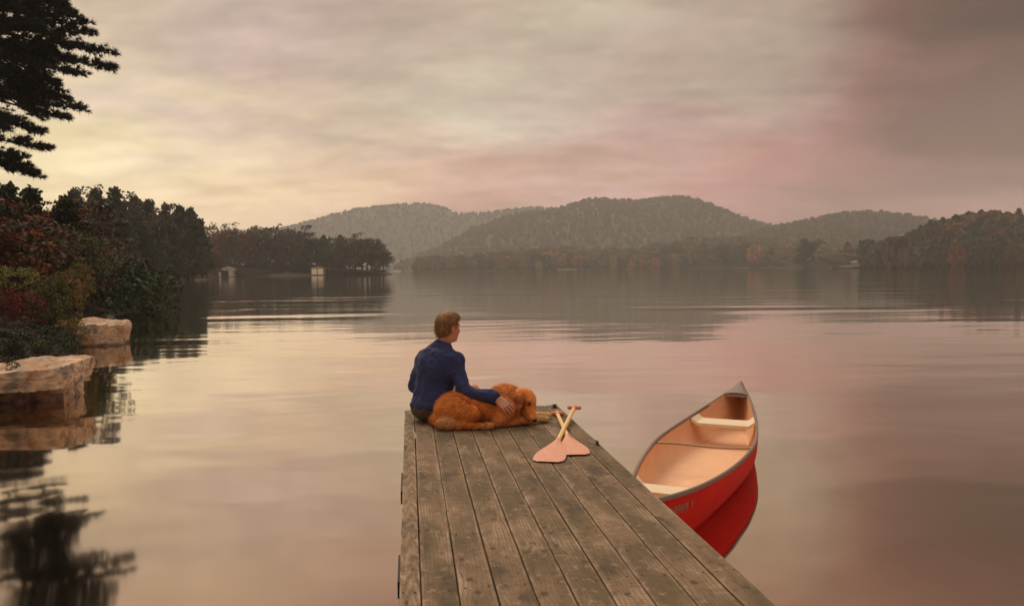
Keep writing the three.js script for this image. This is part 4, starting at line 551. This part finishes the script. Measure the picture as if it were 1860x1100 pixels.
const smin = (a, b, k) => { const h = Math.max(k - Math.abs(a - b), 0) / k; return Math.min(a, b) - h * h * k * 0.25; };
const smax = (a, b, k) => -smin(-a, -b, k);
const blend = (list) => (x, y, z) => { let d = 1e9; for (const [f, k] of list) d = smin(d, f(x, y, z), k); return d; };
function surface(f, lo, hi, cell, paint) {                        // surface nets
  const nx = Math.ceil((hi.x - lo.x) / cell) + 1, ny = Math.ceil((hi.y - lo.y) / cell) + 1, nz = Math.ceil((hi.z - lo.z) / cell) + 1, F = new Float32Array(nx * ny * nz), at3 = (i, j, k) => (k * ny + j) * nx + i;
  for (let K = 0; K < nz; K += 4) for (let J = 0; J < ny; J += 4) for (let I = 0; I < nx; I += 4) {   // blocks far from the surface are filled from their middle
    const m = f(lo.x + (I + 1.5) * cell, lo.y + (J + 1.5) * cell, lo.z + (K + 1.5) * cell), far = Math.abs(m) > cell * 7;
    for (let k = K; k < Math.min(K + 4, nz); k++) for (let j = J; j < Math.min(J + 4, ny); j++) for (let i = I; i < Math.min(I + 4, nx); i++) F[at3(i, j, k)] = far ? m : f(lo.x + i * cell, lo.y + j * cell, lo.z + k * cell);
  }
  const id = new Int32Array(nx * ny * nz).fill(-1), pos = [], nor = [], col = [], idx = [], e = cell * 0.4;
  for (let k = 0; k < nz - 1; k++) for (let j = 0; j < ny - 1; j++) for (let i = 0; i < nx - 1; i++) {
    let sx = 0, sy = 0, sz = 0, n = 0, m = 0; const v = [];
    for (let c = 0; c < 8; c++) { v[c] = F[at3(i + (c & 1), j + (c >> 1 & 1), k + (c >> 2))]; if (v[c] < 0) m |= 1 << c; }
    if (m === 0 || m === 255) continue;
    for (const [a, b] of EDGES) if ((m >> a & 1) !== (m >> b & 1)) { const t = v[a] / (v[a] - v[b]); sx += mix(a & 1, b & 1, t); sy += mix(a >> 1 & 1, b >> 1 & 1, t); sz += mix(a >> 2, b >> 2, t); n++; }
    const x = lo.x + (i + sx / n) * cell, y = lo.y + (j + sy / n) * cell, z = lo.z + (k + sz / n) * cell; id[at3(i, j, k)] = pos.length / 3; pos.push(x, y, z);
    const g = V(f(x + e, y, z) - f(x - e, y, z), f(x, y + e, z) - f(x, y - e, z), f(x, y, z + e) - f(x, y, z - e)).normalize(); nor.push(g.x, g.y, g.z); if (paint) { const c = paint(x, y, z, g); col.push(c.r, c.g, c.b); }
  }
  const quad = (a, b, c, d, flip) => { if (a < 0 || b < 0 || c < 0 || d < 0) return; flip ? idx.push(a, c, b, a, d, c) : idx.push(a, b, c, a, c, d); };
  for (let k = 1; k < nz - 1; k++) for (let j = 1; j < ny - 1; j++) for (let i = 1; i < nx - 1; i++) {
    const s0 = F[at3(i, j, k)] < 0;
    if (s0 !== F[at3(i + 1, j, k)] < 0) quad(id[at3(i, j - 1, k - 1)], id[at3(i, j, k - 1)], id[at3(i, j, k)], id[at3(i, j - 1, k)], !s0);
    if (s0 !== F[at3(i, j + 1, k)] < 0) quad(id[at3(i - 1, j, k - 1)], id[at3(i - 1, j, k)], id[at3(i, j, k)], id[at3(i, j, k - 1)], !s0);
    if (s0 !== F[at3(i, j, k + 1)] < 0) quad(id[at3(i - 1, j - 1, k)], id[at3(i, j - 1, k)], id[at3(i, j, k)], id[at3(i - 1, j, k)], !s0);
  }
  return geoOf(pos, idx, paint ? col : null, null, nor);
}
const EDGES = [[0, 1], [2, 3], [4, 5], [6, 7], [0, 2], [1, 3], [4, 6], [5, 7], [0, 4], [1, 5], [2, 6], [3, 7]];
function handPrims(wrist, f, back, s = 1, curl = 0.35, mirror = 1) {   // f: towards the fingers, back: out of the back of the hand; a right hand, or a left one with mirror -1
  const F = f.clone().normalize(), B = back.clone().addScaledVector(F, -back.dot(F)).normalize(), T = F.clone().cross(B).multiplyScalar(-mirror), P = (u, v, w) => wrist.clone().addScaledVector(F, u * s).addScaledVector(T, v * s).addScaledVector(B, w * s), list = [];
  for (const [v, l] of [[0.030, 0.092], [0.010, 0.097], [-0.011, 0.092], [-0.031, 0.082]]) list.push([capsule(P(0.012, v * 0.55, 0), P(l, v, 0.004), 0.0155 * s, 0.0125 * s), 0.014 * s]);
  [[0.031, 0.091, 0.066, 0.10], [0.010, 0.097, 0.074, 0.0], [-0.011, 0.091, 0.068, -0.08], [-0.031, 0.081, 0.053, -0.17]].forEach(([v, u, L, spread], i) => { let p = P(u, v, 0.004), a = 0.12; const seg = [0.46, 0.30, 0.24]; seg.forEach((q, k) => { a += curl * (0.7 + 0.25 * i * 0.3 + k * 0.35); const n = p.clone().addScaledVector(F, Math.cos(a) * L * q * s).addScaledVector(T, spread * L * q * s).addScaledVector(B, -Math.sin(a) * L * q * s); list.push([capsule(p, n, (0.0092 - k * 0.0009) * s, (0.0085 - k * 0.0011) * s), k ? 0.002 : 0.007 * s]); p = n; }); });
  const t0 = P(0.022, 0.026, -0.006), t1 = P(0.052, 0.050, -0.014), t2 = P(0.082, 0.060, -0.020), t3 = P(0.104, 0.060, -0.026); list.push([capsule(t0, t1, 0.016 * s, 0.0125 * s), 0.016 * s], [capsule(t1, t2, 0.0118 * s, 0.0105 * s), 0.006], [capsule(t2, t3, 0.0105 * s, 0.0085 * s), 0.004]);
  return list;
}

// ---------------------------------------------------------------- seated man
const SEAT = V(-0.62, DECK, -6.13);
{
  const R_ = V(0.79, 0, 0.62), Fd = V(0.62, 0, -0.79), up = V(0, 1, 0);
  const pel = V(-0.035, 0.115, 0), chest = V(0.022, 0.42, -0.04), neck0 = V(0.052, 0.585, -0.055), neck1 = V(0.085, 0.665, -0.062), shL = V(-0.100, 0.482, -0.155), shR = V(0.164, 0.492, 0.070), elR = V(0.246, 0.262, 0.165), wrR = V(0.487, 0.226, 0.246), elL = V(-0.185, 0.262, -0.135), wrL = V(0.03, 0.215, -0.30);
  const hipR = pel.clone().addScaledVector(R_, 0.092), hipL = pel.clone().addScaledVector(R_, -0.092), knR = V(0.285, 0.20, -0.275), knL = V(0.11, 0.19, -0.40), anR = V(0.40, 0.02, -0.655), anL = V(0.205, -0.12, -0.73);
  const headC = V(0.104, 0.752, -0.066), fy = 0.86, face = V(Math.sin(fy), -0.06, -Math.cos(fy)).normalize(), hr = V(Math.cos(fy), 0, Math.sin(fy)), hu = hr.clone().cross(face).normalize();   // face direction, its right, its up
  const Hp = (f, r, u) => headC.clone().addScaledVector(face, f).addScaledVector(hr, r).addScaledVector(hu, u);
  const torso = (g) => [[ellipsoid(pel, V(0.165 + g, 0.115 + g, 0.135 + g), R_, up), 0.05], [ellipsoid(V(-0.022, 0.25, -0.012), V(0.15 + g, 0.17 + g, 0.115 + g), R_, V(0.1, 1, -0.1)), 0.06], [ellipsoid(chest, V(0.172 + g, 0.185 + g, 0.122 + g), R_, V(0.08, 1, -0.1)), 0.07], [ellipsoid(V(0.01, 0.45, -0.02).addScaledVector(Fd, -0.045), V(0.13 + g, 0.13 + g, 0.08 + g), R_, up), 0.06], [capsule(shL, shR, 0.050 + g, 0.054 + g), 0.08], [capsule(chest, neck0, 0.09 + g, 0.058 + g), 0.06]];
  const arms = (g, e = 0) => [[capsule(shR, elR, 0.053 + g, 0.042 + g), 0.035], [capsule(elR, elR.clone().lerp(wrR, 1 - e), 0.042 + g, mix(0.030, 0.04, e > 0 ? 1 : 0) + g), 0.02], [capsule(shL, elL, 0.053 + g, 0.042 + g), 0.035], [capsule(elL, elL.clone().lerp(wrL, 1 - e), 0.042 + g, mix(0.030, 0.04, e > 0 ? 1 : 0) + g), 0.02]];
  const legs = (g) => [[capsule(hipR, knR, 0.082 + g, 0.058 + g), 0.04], [capsule(hipL, knL, 0.082 + g, 0.058 + g), 0.04]];
  const shins = [[capsule(knR, knR.clone().lerp(anR, 0.3), 0.055, 0.056), 0.02], [capsule(knR.clone().lerp(anR, 0.3), anR, 0.056, 0.036), 0.02], [capsule(knL, knL.clone().lerp(anL, 0.3), 0.055, 0.056), 0.02], [capsule(knL.clone().lerp(anL, 0.3), anL, 0.056, 0.036), 0.02]];
  const fdir = V(0.30, -0.42, -0.62).normalize(), feet = [anR, anL].map((a) => [capsule(a.clone().add(V(0, -0.02, 0.01)), a.clone().addScaledVector(V(0.5, -0.1, -0.8).normalize(), 0.17).add(V(0, -0.05, 0)), 0.036, 0.026), 0.03]);
  const skin = lin(0.56, 0.245, 0.14), lip = lin(0.46, 0.15, 0.10), blush = lin(0.60, 0.21, 0.12);
  const bodyF = blend([...torso(-0.016), ...arms(-0.004), ...legs(-0.006), ...shins, ...feet, [capsule(neck0, neck1, 0.054, 0.052), 0.03]]);
  const skull = ellipsoid(Hp(-0.012, 0, 0.028), V(0.073, 0.092, 0.094), hr, hu), jaw = ellipsoid(Hp(0.028, 0, -0.052), V(0.053, 0.064, 0.064), hr, hu.clone().addScaledVector(face, -0.2));
  const headPrims = [[skull, 0.04], [jaw, 0.045], [ellipsoid(Hp(0.062, 0, -0.098), V(0.024, 0.018, 0.02), hr, hu), 0.03], [capsule(Hp(0.080, 0, 0.006), Hp(0.105, 0, -0.032), 0.010, 0.0135), 0.014], [ellipsoid(Hp(0.092, 0, -0.041), V(0.017, 0.009, 0.012), hr, hu), 0.008], [capsule(Hp(0.072, -0.04, 0.018), Hp(0.072, 0.04, 0.018), 0.012, 0.012), 0.02], [ellipsoid(Hp(0.081, 0, -0.066), V(0.021, 0.0055, 0.009), hr, hu), 0.006], [ellipsoid(Hp(0.080, 0, -0.077), V(0.019, 0.006, 0.009), hr, hu), 0.006], [ellipsoid(Hp(0.06, 0.04, -0.028), V(0.02, 0.02, 0.02), hr, hu), 0.03], [ellipsoid(Hp(0.06, -0.04, -0.028), V(0.02, 0.02, 0.02), hr, hu), 0.03],
    ...[1, -1].flatMap((e) => [[ellipsoid(Hp(-0.012, e * 0.079, -0.012), V(0.009, 0.031, 0.018), hr.clone().addScaledVector(face, -0.35 * e), hu), 0.008], [ellipsoid(Hp(-0.004, e * 0.075, -0.036), V(0.008, 0.010, 0.009), hr, hu), 0.008]]), [capsule(Hp(-0.03, 0, -0.08), neck1.clone().lerp(neck0, 0.5), 0.056, 0.053), 0.04]];
  const headF0 = blend(headPrims), sock = [1, -1].map((e) => ellipsoid(Hp(0.085, e * 0.031, -0.004), V(0.016, 0.011, 0.012), hr, hu)), headF = (x, y, z) => { let d = headF0(x, y, z); for (const q of sock) d = smax(d, -q(x, y, z), 0.012); return d; };
  const faceTone = (x, y, z) => { const m = Hp(0.086, 0, -0.071), d = Math.hypot(x - m.x, (y - m.y) * 2.2, z - m.z); const c = Hp(0.06, 0.045, -0.03), e = Math.hypot(x - c.x, y - c.y, z - c.z); return skin.clone().lerp(lip, smooth(0.03, 0.018, d) * 0.8).lerp(blush, smooth(0.05, 0.01, e) * 0.6).multiplyScalar(1 + 0.16 * fbm(x * 40, y * 40, z * 40, 2)); };
  const handDirR = V(0.112, -0.088, 0.058), handR = handPrims(wrR.clone().add(V(0.012, -0.006, 0.008)), handDirR, V(0.05, 0.5, 0.86), 1.0, 0.16), handL = handPrims(wrL.clone(), V(0.75, -0.25, -0.35), V(0.1, 0.95, 0.1), 0.98, 0.35, -1);
  const hR = blend([...handR, [capsule(wrR.clone().lerp(elR, 0.18), wrR.clone().add(V(0.012, -0.006, 0.008)), 0.027, 0.023), 0.02]]), hL = blend([...handL, [capsule(wrL.clone().lerp(elL, 0.18), wrL, 0.027, 0.023), 0.02]]);
  const box = (c, r) => [c.clone().addScalar(-r), c.clone().addScalar(r)], hc = wrR.clone().addScaledVector(handDirR, 0.6), hcL = wrL.clone().add(V(0.07, -0.02, -0.03));
  const person = new THREE.Mesh(mergeGeometries([surface(bodyF, V(-0.35, -0.24, -0.98), V(0.56, 0.70, 0.30), 0.0125, faceTone), surface(headF, ...box(headC.clone().add(V(0, -0.02, 0)), 0.165), 0.0042, faceTone), surface(hR, ...box(hc, 0.135), 0.0034, faceTone), surface(hL, ...box(hcL, 0.145), 0.004, faceTone)]), std({ vertexColors: true, roughness: 0.6 }));
  person.name = 'person'; person.position.copy(SEAT); person.castShadow = person.receiveShadow = true; scene.add(person);
  tag(person, 'man in a navy shirt seated on the dock end, back turned, hand on the dog', 'person');
  // hair: a cap over the skull, short at the neck, with short locks on it
  const hairCol = (x, y, z) => lin(0.235, 0.112, 0.043).multiplyScalar(1 + 0.5 * fbm(x * 60, y * 22, z * 60, 3)).lerp(lin(0.38, 0.20, 0.08), clamp(0.25 + 0.9 * n3(x * 42, y * 16, z * 42), 0, 0.8));
  const cap = blend([[ellipsoid(Hp(-0.016, 0, 0.034), V(0.080, 0.094, 0.098), hr, hu), 0.02], [ellipsoid(Hp(-0.062, 0, -0.025), V(0.064, 0.055, 0.044), hr, hu), 0.03], [ellipsoid(Hp(0.038, 0, 0.090), V(0.055, 0.028, 0.045), hr, hu), 0.04]]);
  const hairF = (x, y, z) => { const p = V(x, y, z).sub(headC), f = p.dot(face), u = p.dot(hu), r = Math.abs(p.dot(hr)); let d = cap(x, y, z) + 0.006 * fbm(x * 55, y * 30, z * 55, 2); const line = mix(-0.072, 0.066, smooth(-0.035, 0.075, f + 0.01 * n3(x * 60, y * 60, z * 60))) + (f > -0.03 && f < 0.022 && r > 0.05 ? 0.02 : 0); return smax(d, (line - u) * 0.8, 0.008); };
  const hairG = surface(hairF, ...box(headC.clone().add(V(0, 0.02, 0)), 0.15), 0.0045, hairCol), lock = newOut(); seed(610);
  { const p = hairG.attributes.position, n = hairG.attributes.normal; for (let i = 0; i < p.count; i += 2) { const a = V().fromBufferAttribute(p, i), nn = V().fromBufferAttribute(n, i), d = V(0, -0.7, 0).addScaledVector(face, a.y > headC.y + 0.06 ? 0.25 : -0.1).addScaledVector(nn, 0.55).add(V(rr(-0.3, 0.3), rr(-0.2, 0.2), rr(-0.3, 0.3))).normalize(), L = rnd() < 0.12 ? rr(0.03, 0.048) : rr(0.012, 0.030), s = d.clone().cross(nn).normalize().multiplyScalar(0.0022), e = a.clone().addScaledVector(d, L), o = lock.pos.length / 3, c = hairCol(a.x, a.y, a.z).multiplyScalar(rr(0.5, 1.6)); for (const q of [a.clone().sub(s), a.clone().add(s), e]) { lock.pos.push(q.x, q.y, q.z); lock.nor.push(nn.x, nn.y, nn.z); lock.col.push(c.r, c.g, c.b); } lock.idx.push(o, o + 1, o + 2); } }
  part('hair', mergeGeometries([hairG, leafGeo(lock)]), std({ vertexColors: true, roughness: 0.65, side: THREE.DoubleSide }), person);
  for (const e of [1, -1]) { const m = part('eye', new THREE.SphereGeometry(0.0115, 16, 12), std({ color: lin(0.6, 0.58, 0.54), roughness: 0.2 }), person); m.position.copy(Hp(0.0735, e * 0.031, -0.004)); const ir = part('iris', new THREE.SphereGeometry(0.0062, 12, 8), std({ color: lin(0.05, 0.04, 0.03), roughness: 0.2 }), m); ir.position.copy(face).multiplyScalar(0.0066); }
  // shirt
  const wr = (x, y, z) => 0.013 * n3(x * 10, y * 7 + 3, z * 10) + 0.009 * n3(x * 21 + y * 9, y * 13, z * 21 - y * 8) + 0.003 * n3(x * 40, y * 30, z * 40);
  const shirt0 = blend([...torso(0.016), ...arms(0.0115, 0.06)]), cuffs = [[elR, wrR], [elL, wrL]].map(([a, b]) => capsule(a.clone().lerp(b, 0.80), a.clone().lerp(b, 0.965), 0.0445, 0.0405));
  const nd = neck1.clone().sub(neck0).normalize(), ring = (x, y, z) => { const px = x - neck0.x - nd.x * 0.026, py = y - neck0.y - nd.y * 0.026, pz = z - neck0.z - nd.z * 0.026, h = px * nd.x + py * nd.y + pz * nd.z, q = Math.sqrt(Math.max(0, px * px + py * py + pz * pz - h * h)); return Math.hypot(Math.max(Math.abs(h) - 0.017, 0), q - 0.072 + h * 0.55) - 0.006; };
  const shirtF = (x, y, z) => { let d = shirt0(x, y, z) + wr(x, y, z) * 1.15; for (const c of cuffs) d = smin(d, c(x, y, z), 0.006); d = smax(d, 0.125 + 0.012 * n3(x * 14, 1, z * 14) - y, 0.012); const tuck = Math.abs(y - 0.15) < 0.03 ? -0.004 * (1 - Math.abs(y - 0.15) / 0.03) : 0; return smin(d + tuck, ring(x, y, z), 0.012); };
  const navy = lin(0.027, 0.035, 0.105);
  part('shirt', surface(shirtF, V(-0.33, 0.09, -0.42), V(0.56, 0.70, 0.32), 0.0085, (x, y, z) => navy.clone().multiplyScalar(1 + 0.35 * fbm(x * 14, y * 14, z * 14, 3) + 0.25 * n3(x * 120, y * 120, z * 120))), std({ vertexColors: true, roughness: 0.95 }), person);
  // trousers cut above the knee
  const tr0 = blend([[ellipsoid(pel, V(0.172, 0.119, 0.142), R_, up), 0.05], [ellipsoid(V(-0.03, 0.18, -0.004), V(0.148, 0.07, 0.112), R_, up), 0.05], ...legs(0.013)]), cutR = knR.clone().sub(hipR).normalize(), cutL = knL.clone().sub(hipL).normalize();
  const trF = (x, y, z) => { let d = tr0(x, y, z) + 0.005 * n3(x * 18, y * 18, z * 18); d = smax(d, y - 0.175, 0.01); d = smax(d, 0.004 - y, 0.01); const a = (x - knR.x) * cutR.x + (y - knR.y) * cutR.y + (z - knR.z) * cutR.z, b = (x - knL.x) * cutL.x + (y - knL.y) * cutL.y + (z - knL.z) * cutL.z; return smax(d, Math.max(Math.min(a, b + 0.02) + 0.085, -1), 0.008); };
  part('shorts', surface(trF, V(-0.30, -0.02, -0.44), V(0.36, 0.25, 0.24), 0.0095, (x, y, z) => lin(0.075, 0.050, 0.034).multiplyScalar(1 + 0.3 * fbm(x * 30, y * 30, z * 30, 3))), std({ vertexColors: true, roughness: 0.95 }), person);
  [[anR, knR], [anL, knL]].forEach(([a]) => { const d = V(0.5, -0.1, -0.8).normalize(), t = a.clone().addScaledVector(d, 0.19).add(V(0, -0.055, 0)), f = blend([[capsule(a.clone().add(V(0, -0.03, 0.012)), t, 0.045, 0.034), 0.02], [capsule(a, a.clone().add(V(-0.01, 0.03, 0.02)), 0.046, 0.044), 0.02]]); part('shoe', surface(f, ...box(a.clone().lerp(t, 0.5), 0.17), 0.009, () => lin(0.09, 0.055, 0.03)), std({ vertexColors: true, roughness: 0.8 }), person); });
}

// ---------------------------------------------------------------- golden retriever
{
  const skullC = V(0.722, 0.182, 0.165), nose = V(0.776, 0.046, 0.262), mz = nose.clone().sub(skullC).normalize(), dors = V(0.86, 0.46, 0.15).addScaledVector(mz, -V(0.86, 0.46, 0.15).dot(mz)).normalize(), sd = mz.clone().cross(dors).normalize(); if (sd.z < 0) sd.negate();   // muzzle line, top of the head, side towards the camera
  const Q = (m, d, s) => skullC.clone().addScaledVector(mz, m).addScaledVector(dors, d).addScaledVector(sd, s);
  const hip = V(0.155, 0.140, 0.275), kn = V(0.315, 0.115, 0.305), hock = V(0.222, 0.036, 0.345), hpaw = V(0.435, 0.026, 0.330);
  const prims = [
    [ellipsoid(V(0.15, 0.132, 0.20), V(0.135, 0.115, 0.12)), 0.05], [capsule(V(0.17, 0.14, 0.17), V(0.40, 0.125, 0.13), 0.112, 0.112), 0.06], [capsule(V(0.40, 0.13, 0.12), V(0.575, 0.148, 0.115), 0.110, 0.145), 0.05], [ellipsoid(V(0.545, 0.215, 0.105), V(0.10, 0.085, 0.10)), 0.06],
    [ellipsoid(V(0.175, 0.142, 0.272), V(0.115, 0.100, 0.062), V(1, -0.25, 0.1), V(0.25, 1, 0)), 0.018], [capsule(hip, kn, 0.085, 0.060), 0.022], [capsule(kn, hock, 0.044, 0.028), 0.010], [capsule(hock, hpaw, 0.024, 0.022), 0.018], [ellipsoid(hpaw.clone().add(V(0.005, 0.003, 0)), V(0.040, 0.024, 0.027)), 0.012],
    [ellipsoid(V(0.125, 0.055, 0.345), V(0.085, 0.046, 0.036)), 0.02], [capsule(V(0.055, 0.07, 0.24), V(0.01, 0.045, 0.12), 0.05, 0.04), 0.03], [capsule(V(0.01, 0.045, 0.12), V(0.06, 0.05, -0.02), 0.042, 0.03), 0.02],
    [capsule(V(0.585, 0.17, 0.13), V(0.69, 0.215, 0.145), 0.108, 0.066), 0.035], [ellipsoid(skullC, V(0.078, 0.076, 0.072), mz, dors), 0.018], [ellipsoid(Q(-0.035, 0.022, 0), V(0.05, 0.05, 0.055), mz, dors), 0.03], [capsule(Q(0.035, 0.006, 0), Q(0.135, -0.004, 0), 0.050, 0.033), 0.03], [ellipsoid(Q(0.150, 0.004, 0), V(0.026, 0.027, 0.028), mz, dors), 0.014], [capsule(Q(0.04, -0.035, 0), Q(0.135, -0.030, 0), 0.030, 0.017), 0.014],
    [ellipsoid(Q(0.045, 0.036, 0.028), V(0.022, 0.014, 0.016), mz, dors), 0.014], [ellipsoid(Q(0.045, 0.036, -0.028), V(0.022, 0.014, 0.016), mz, dors), 0.014],
    ...[1, -1].map((e) => [ellipsoid(Q(0.018, -0.030, e * 0.081), V(0.060, 0.036, 0.017), mz.clone().add(V(-0.45, -0.1, 0)), dors), 0.012]),
    [capsule(V(0.585, 0.12, 0.215), V(0.505, 0.046, 0.245), 0.068, 0.046), 0.03], [capsule(V(0.505, 0.044, 0.245), V(0.72, 0.040, 0.185), 0.040, 0.030), 0.02], [capsule(V(0.72, 0.040, 0.185), V(0.845, 0.030, 0.085), 0.030, 0.026), 0.012], [ellipsoid(V(0.868, 0.026, 0.067), V(0.046, 0.025, 0.031), V(0.8, 0, -0.6)), 0.012],
    [capsule(V(0.60, 0.10, 0.03), V(0.72, 0.038, -0.02), 0.055, 0.032), 0.03], [capsule(V(0.72, 0.036, -0.02), V(0.865, 0.030, -0.065), 0.028, 0.025), 0.012], [ellipsoid(V(0.892, 0.026, -0.078), V(0.045, 0.025, 0.030), V(0.9, 0, -0.35)), 0.012]];
  const f0 = blend(prims), dogF = (x, y, z) => smax(f0(x, y, z) + 0.006 * fbm(x * 26, y * 26, z * 26, 2) + 0.004 * n3(x * 60 + y * 30, y * 60, z * 60), 0.001 - y, 0.006);
  const gold = lin(0.82, 0.27, 0.042), pale = lin(0.72, 0.36, 0.13), deep = lin(0.25, 0.05, 0.010), ear0 = Q(0.018, -0.030, 0.074), cream = lin(0.72, 0.45, 0.20);
  const coat = (x, y, z) => {
    const d = (p, r) => smooth(r, r * 0.35, Math.hypot(x - p.x, y - p.y, z - p.z)), n = fbm(x * 18, y * 18, z * 18, 3), c = gold.clone().lerp(deep, clamp(0.14 + 0.75 * n, 0, 0.5));
    c.lerp(pale, d(V(0.125, 0.05, 0.36), 0.12) * 0.95); c.lerp(pale, smooth(0.12, 0.03, y) * 0.45 * smooth(0.30, 0.45, x)); c.lerp(pale, d(V(0.60, 0.30, 0.12), 0.12) * 0.35); c.lerp(deep, d(ear0, 0.085) * 0.9); c.lerp(deep, d(Q(0.052, 0.026, 0.05), 0.035) * 0.6); c.lerp(cream, smooth(0.74, 0.84, x) * smooth(0.09, 0.05, y)); c.lerp(pale, d(Q(0.0, 0.07, 0.0), 0.06) * 0.4);
    return c.multiplyScalar(1 + 0.25 * n3(x * 70, y * 70, z * 70));
  };
  const g = surface(dogF, V(-0.09, -0.01, -0.16), V(0.97, 0.33, 0.43), 0.0085, coat), dog = new THREE.Mesh(g, std({ vertexColors: true, roughness: 0.85 }));
  dog.name = 'golden_retriever'; dog.position.copy(SEAT).add(V(0, 0.001, 0)); dog.castShadow = dog.receiveShadow = true; scene.add(dog); tag(dog, 'golden retriever lying on the dock beside the man with its head down', 'dog');
  // coat: short locks combed back over the body
  const HAND = V(0.565, 0.165, 0.28), fur = newOut(); seed(620); const P = g.attributes.position, N = g.attributes.normal;
  for (let i = 0; i < P.count; i++) for (let q = 0; q < 2; q++) {
    const a = V().fromBufferAttribute(P, i).add(V(rr(-1, 1), rr(-1, 1), rr(-1, 1)).multiplyScalar(0.005)), n = V().fromBufferAttribute(N, i), onHead = a.distanceTo(skullC) < 0.12 || a.distanceTo(nose) < 0.1, paw = a.x > 0.76 && a.y < 0.07; if (a.distanceTo(nose) < 0.03 || a.distanceTo(HAND) < 0.085 || a.distanceTo(V(0.505, 0.215, 0.25)) < 0.05) continue;
    const flow = onHead ? mz.clone().negate().add(V(-0.2, -0.3, 0.1)) : V(-0.75, -0.75, 0.12), d = flow.addScaledVector(n, -flow.dot(n)).normalize().multiplyScalar(0.85).addScaledVector(n, rr(0.18, 0.6)).add(V(rr(-0.3, 0.3), rr(-0.3, 0.3), rr(-0.3, 0.3))).normalize(), L = (onHead || paw ? rr(0.008, 0.014) : rr(0.016, 0.038)), e = a.clone().addScaledVector(d, L); if (e.y < 0.003) e.y = 0.003;
    const s = d.clone().cross(n).normalize().multiplyScalar(0.0022), o = fur.pos.length / 3, c = coat(a.x, a.y, a.z).multiplyScalar(rr(0.68, 1.35)); for (const w of [a.clone().sub(s), a.clone().add(s), e]) { fur.pos.push(w.x, w.y, w.z); fur.nor.push(n.x, n.y, n.z); fur.col.push(c.r, c.g, c.b); } fur.idx.push(o, o + 1, o + 2);
  }
  part('fur', leafGeo(fur), std({ vertexColors: true, roughness: 0.8, side: THREE.DoubleSide }), dog);
  const black = std({ color: lin(0.012, 0.01, 0.01), roughness: 0.35 });
  const ng = new THREE.SphereGeometry(0.0185, 16, 12); ng.scale(1, 0.8, 1); const nm = part('nose', ng, black, dog); nm.position.copy(Q(0.172, 0.012, 0));
  for (const e of [1, -1]) { let p = Q(0.052, 0.030, e * 0.09); const st = sd.clone().multiplyScalar(-e * 0.002); for (let k = 0; k < 60 && f0(p.x, p.y, p.z) > -0.001; k++) p.add(st); const m = part('eye', new THREE.SphereGeometry(0.0135, 14, 10), black, dog); m.position.copy(p); }
}
renderer.render(scene, camera);
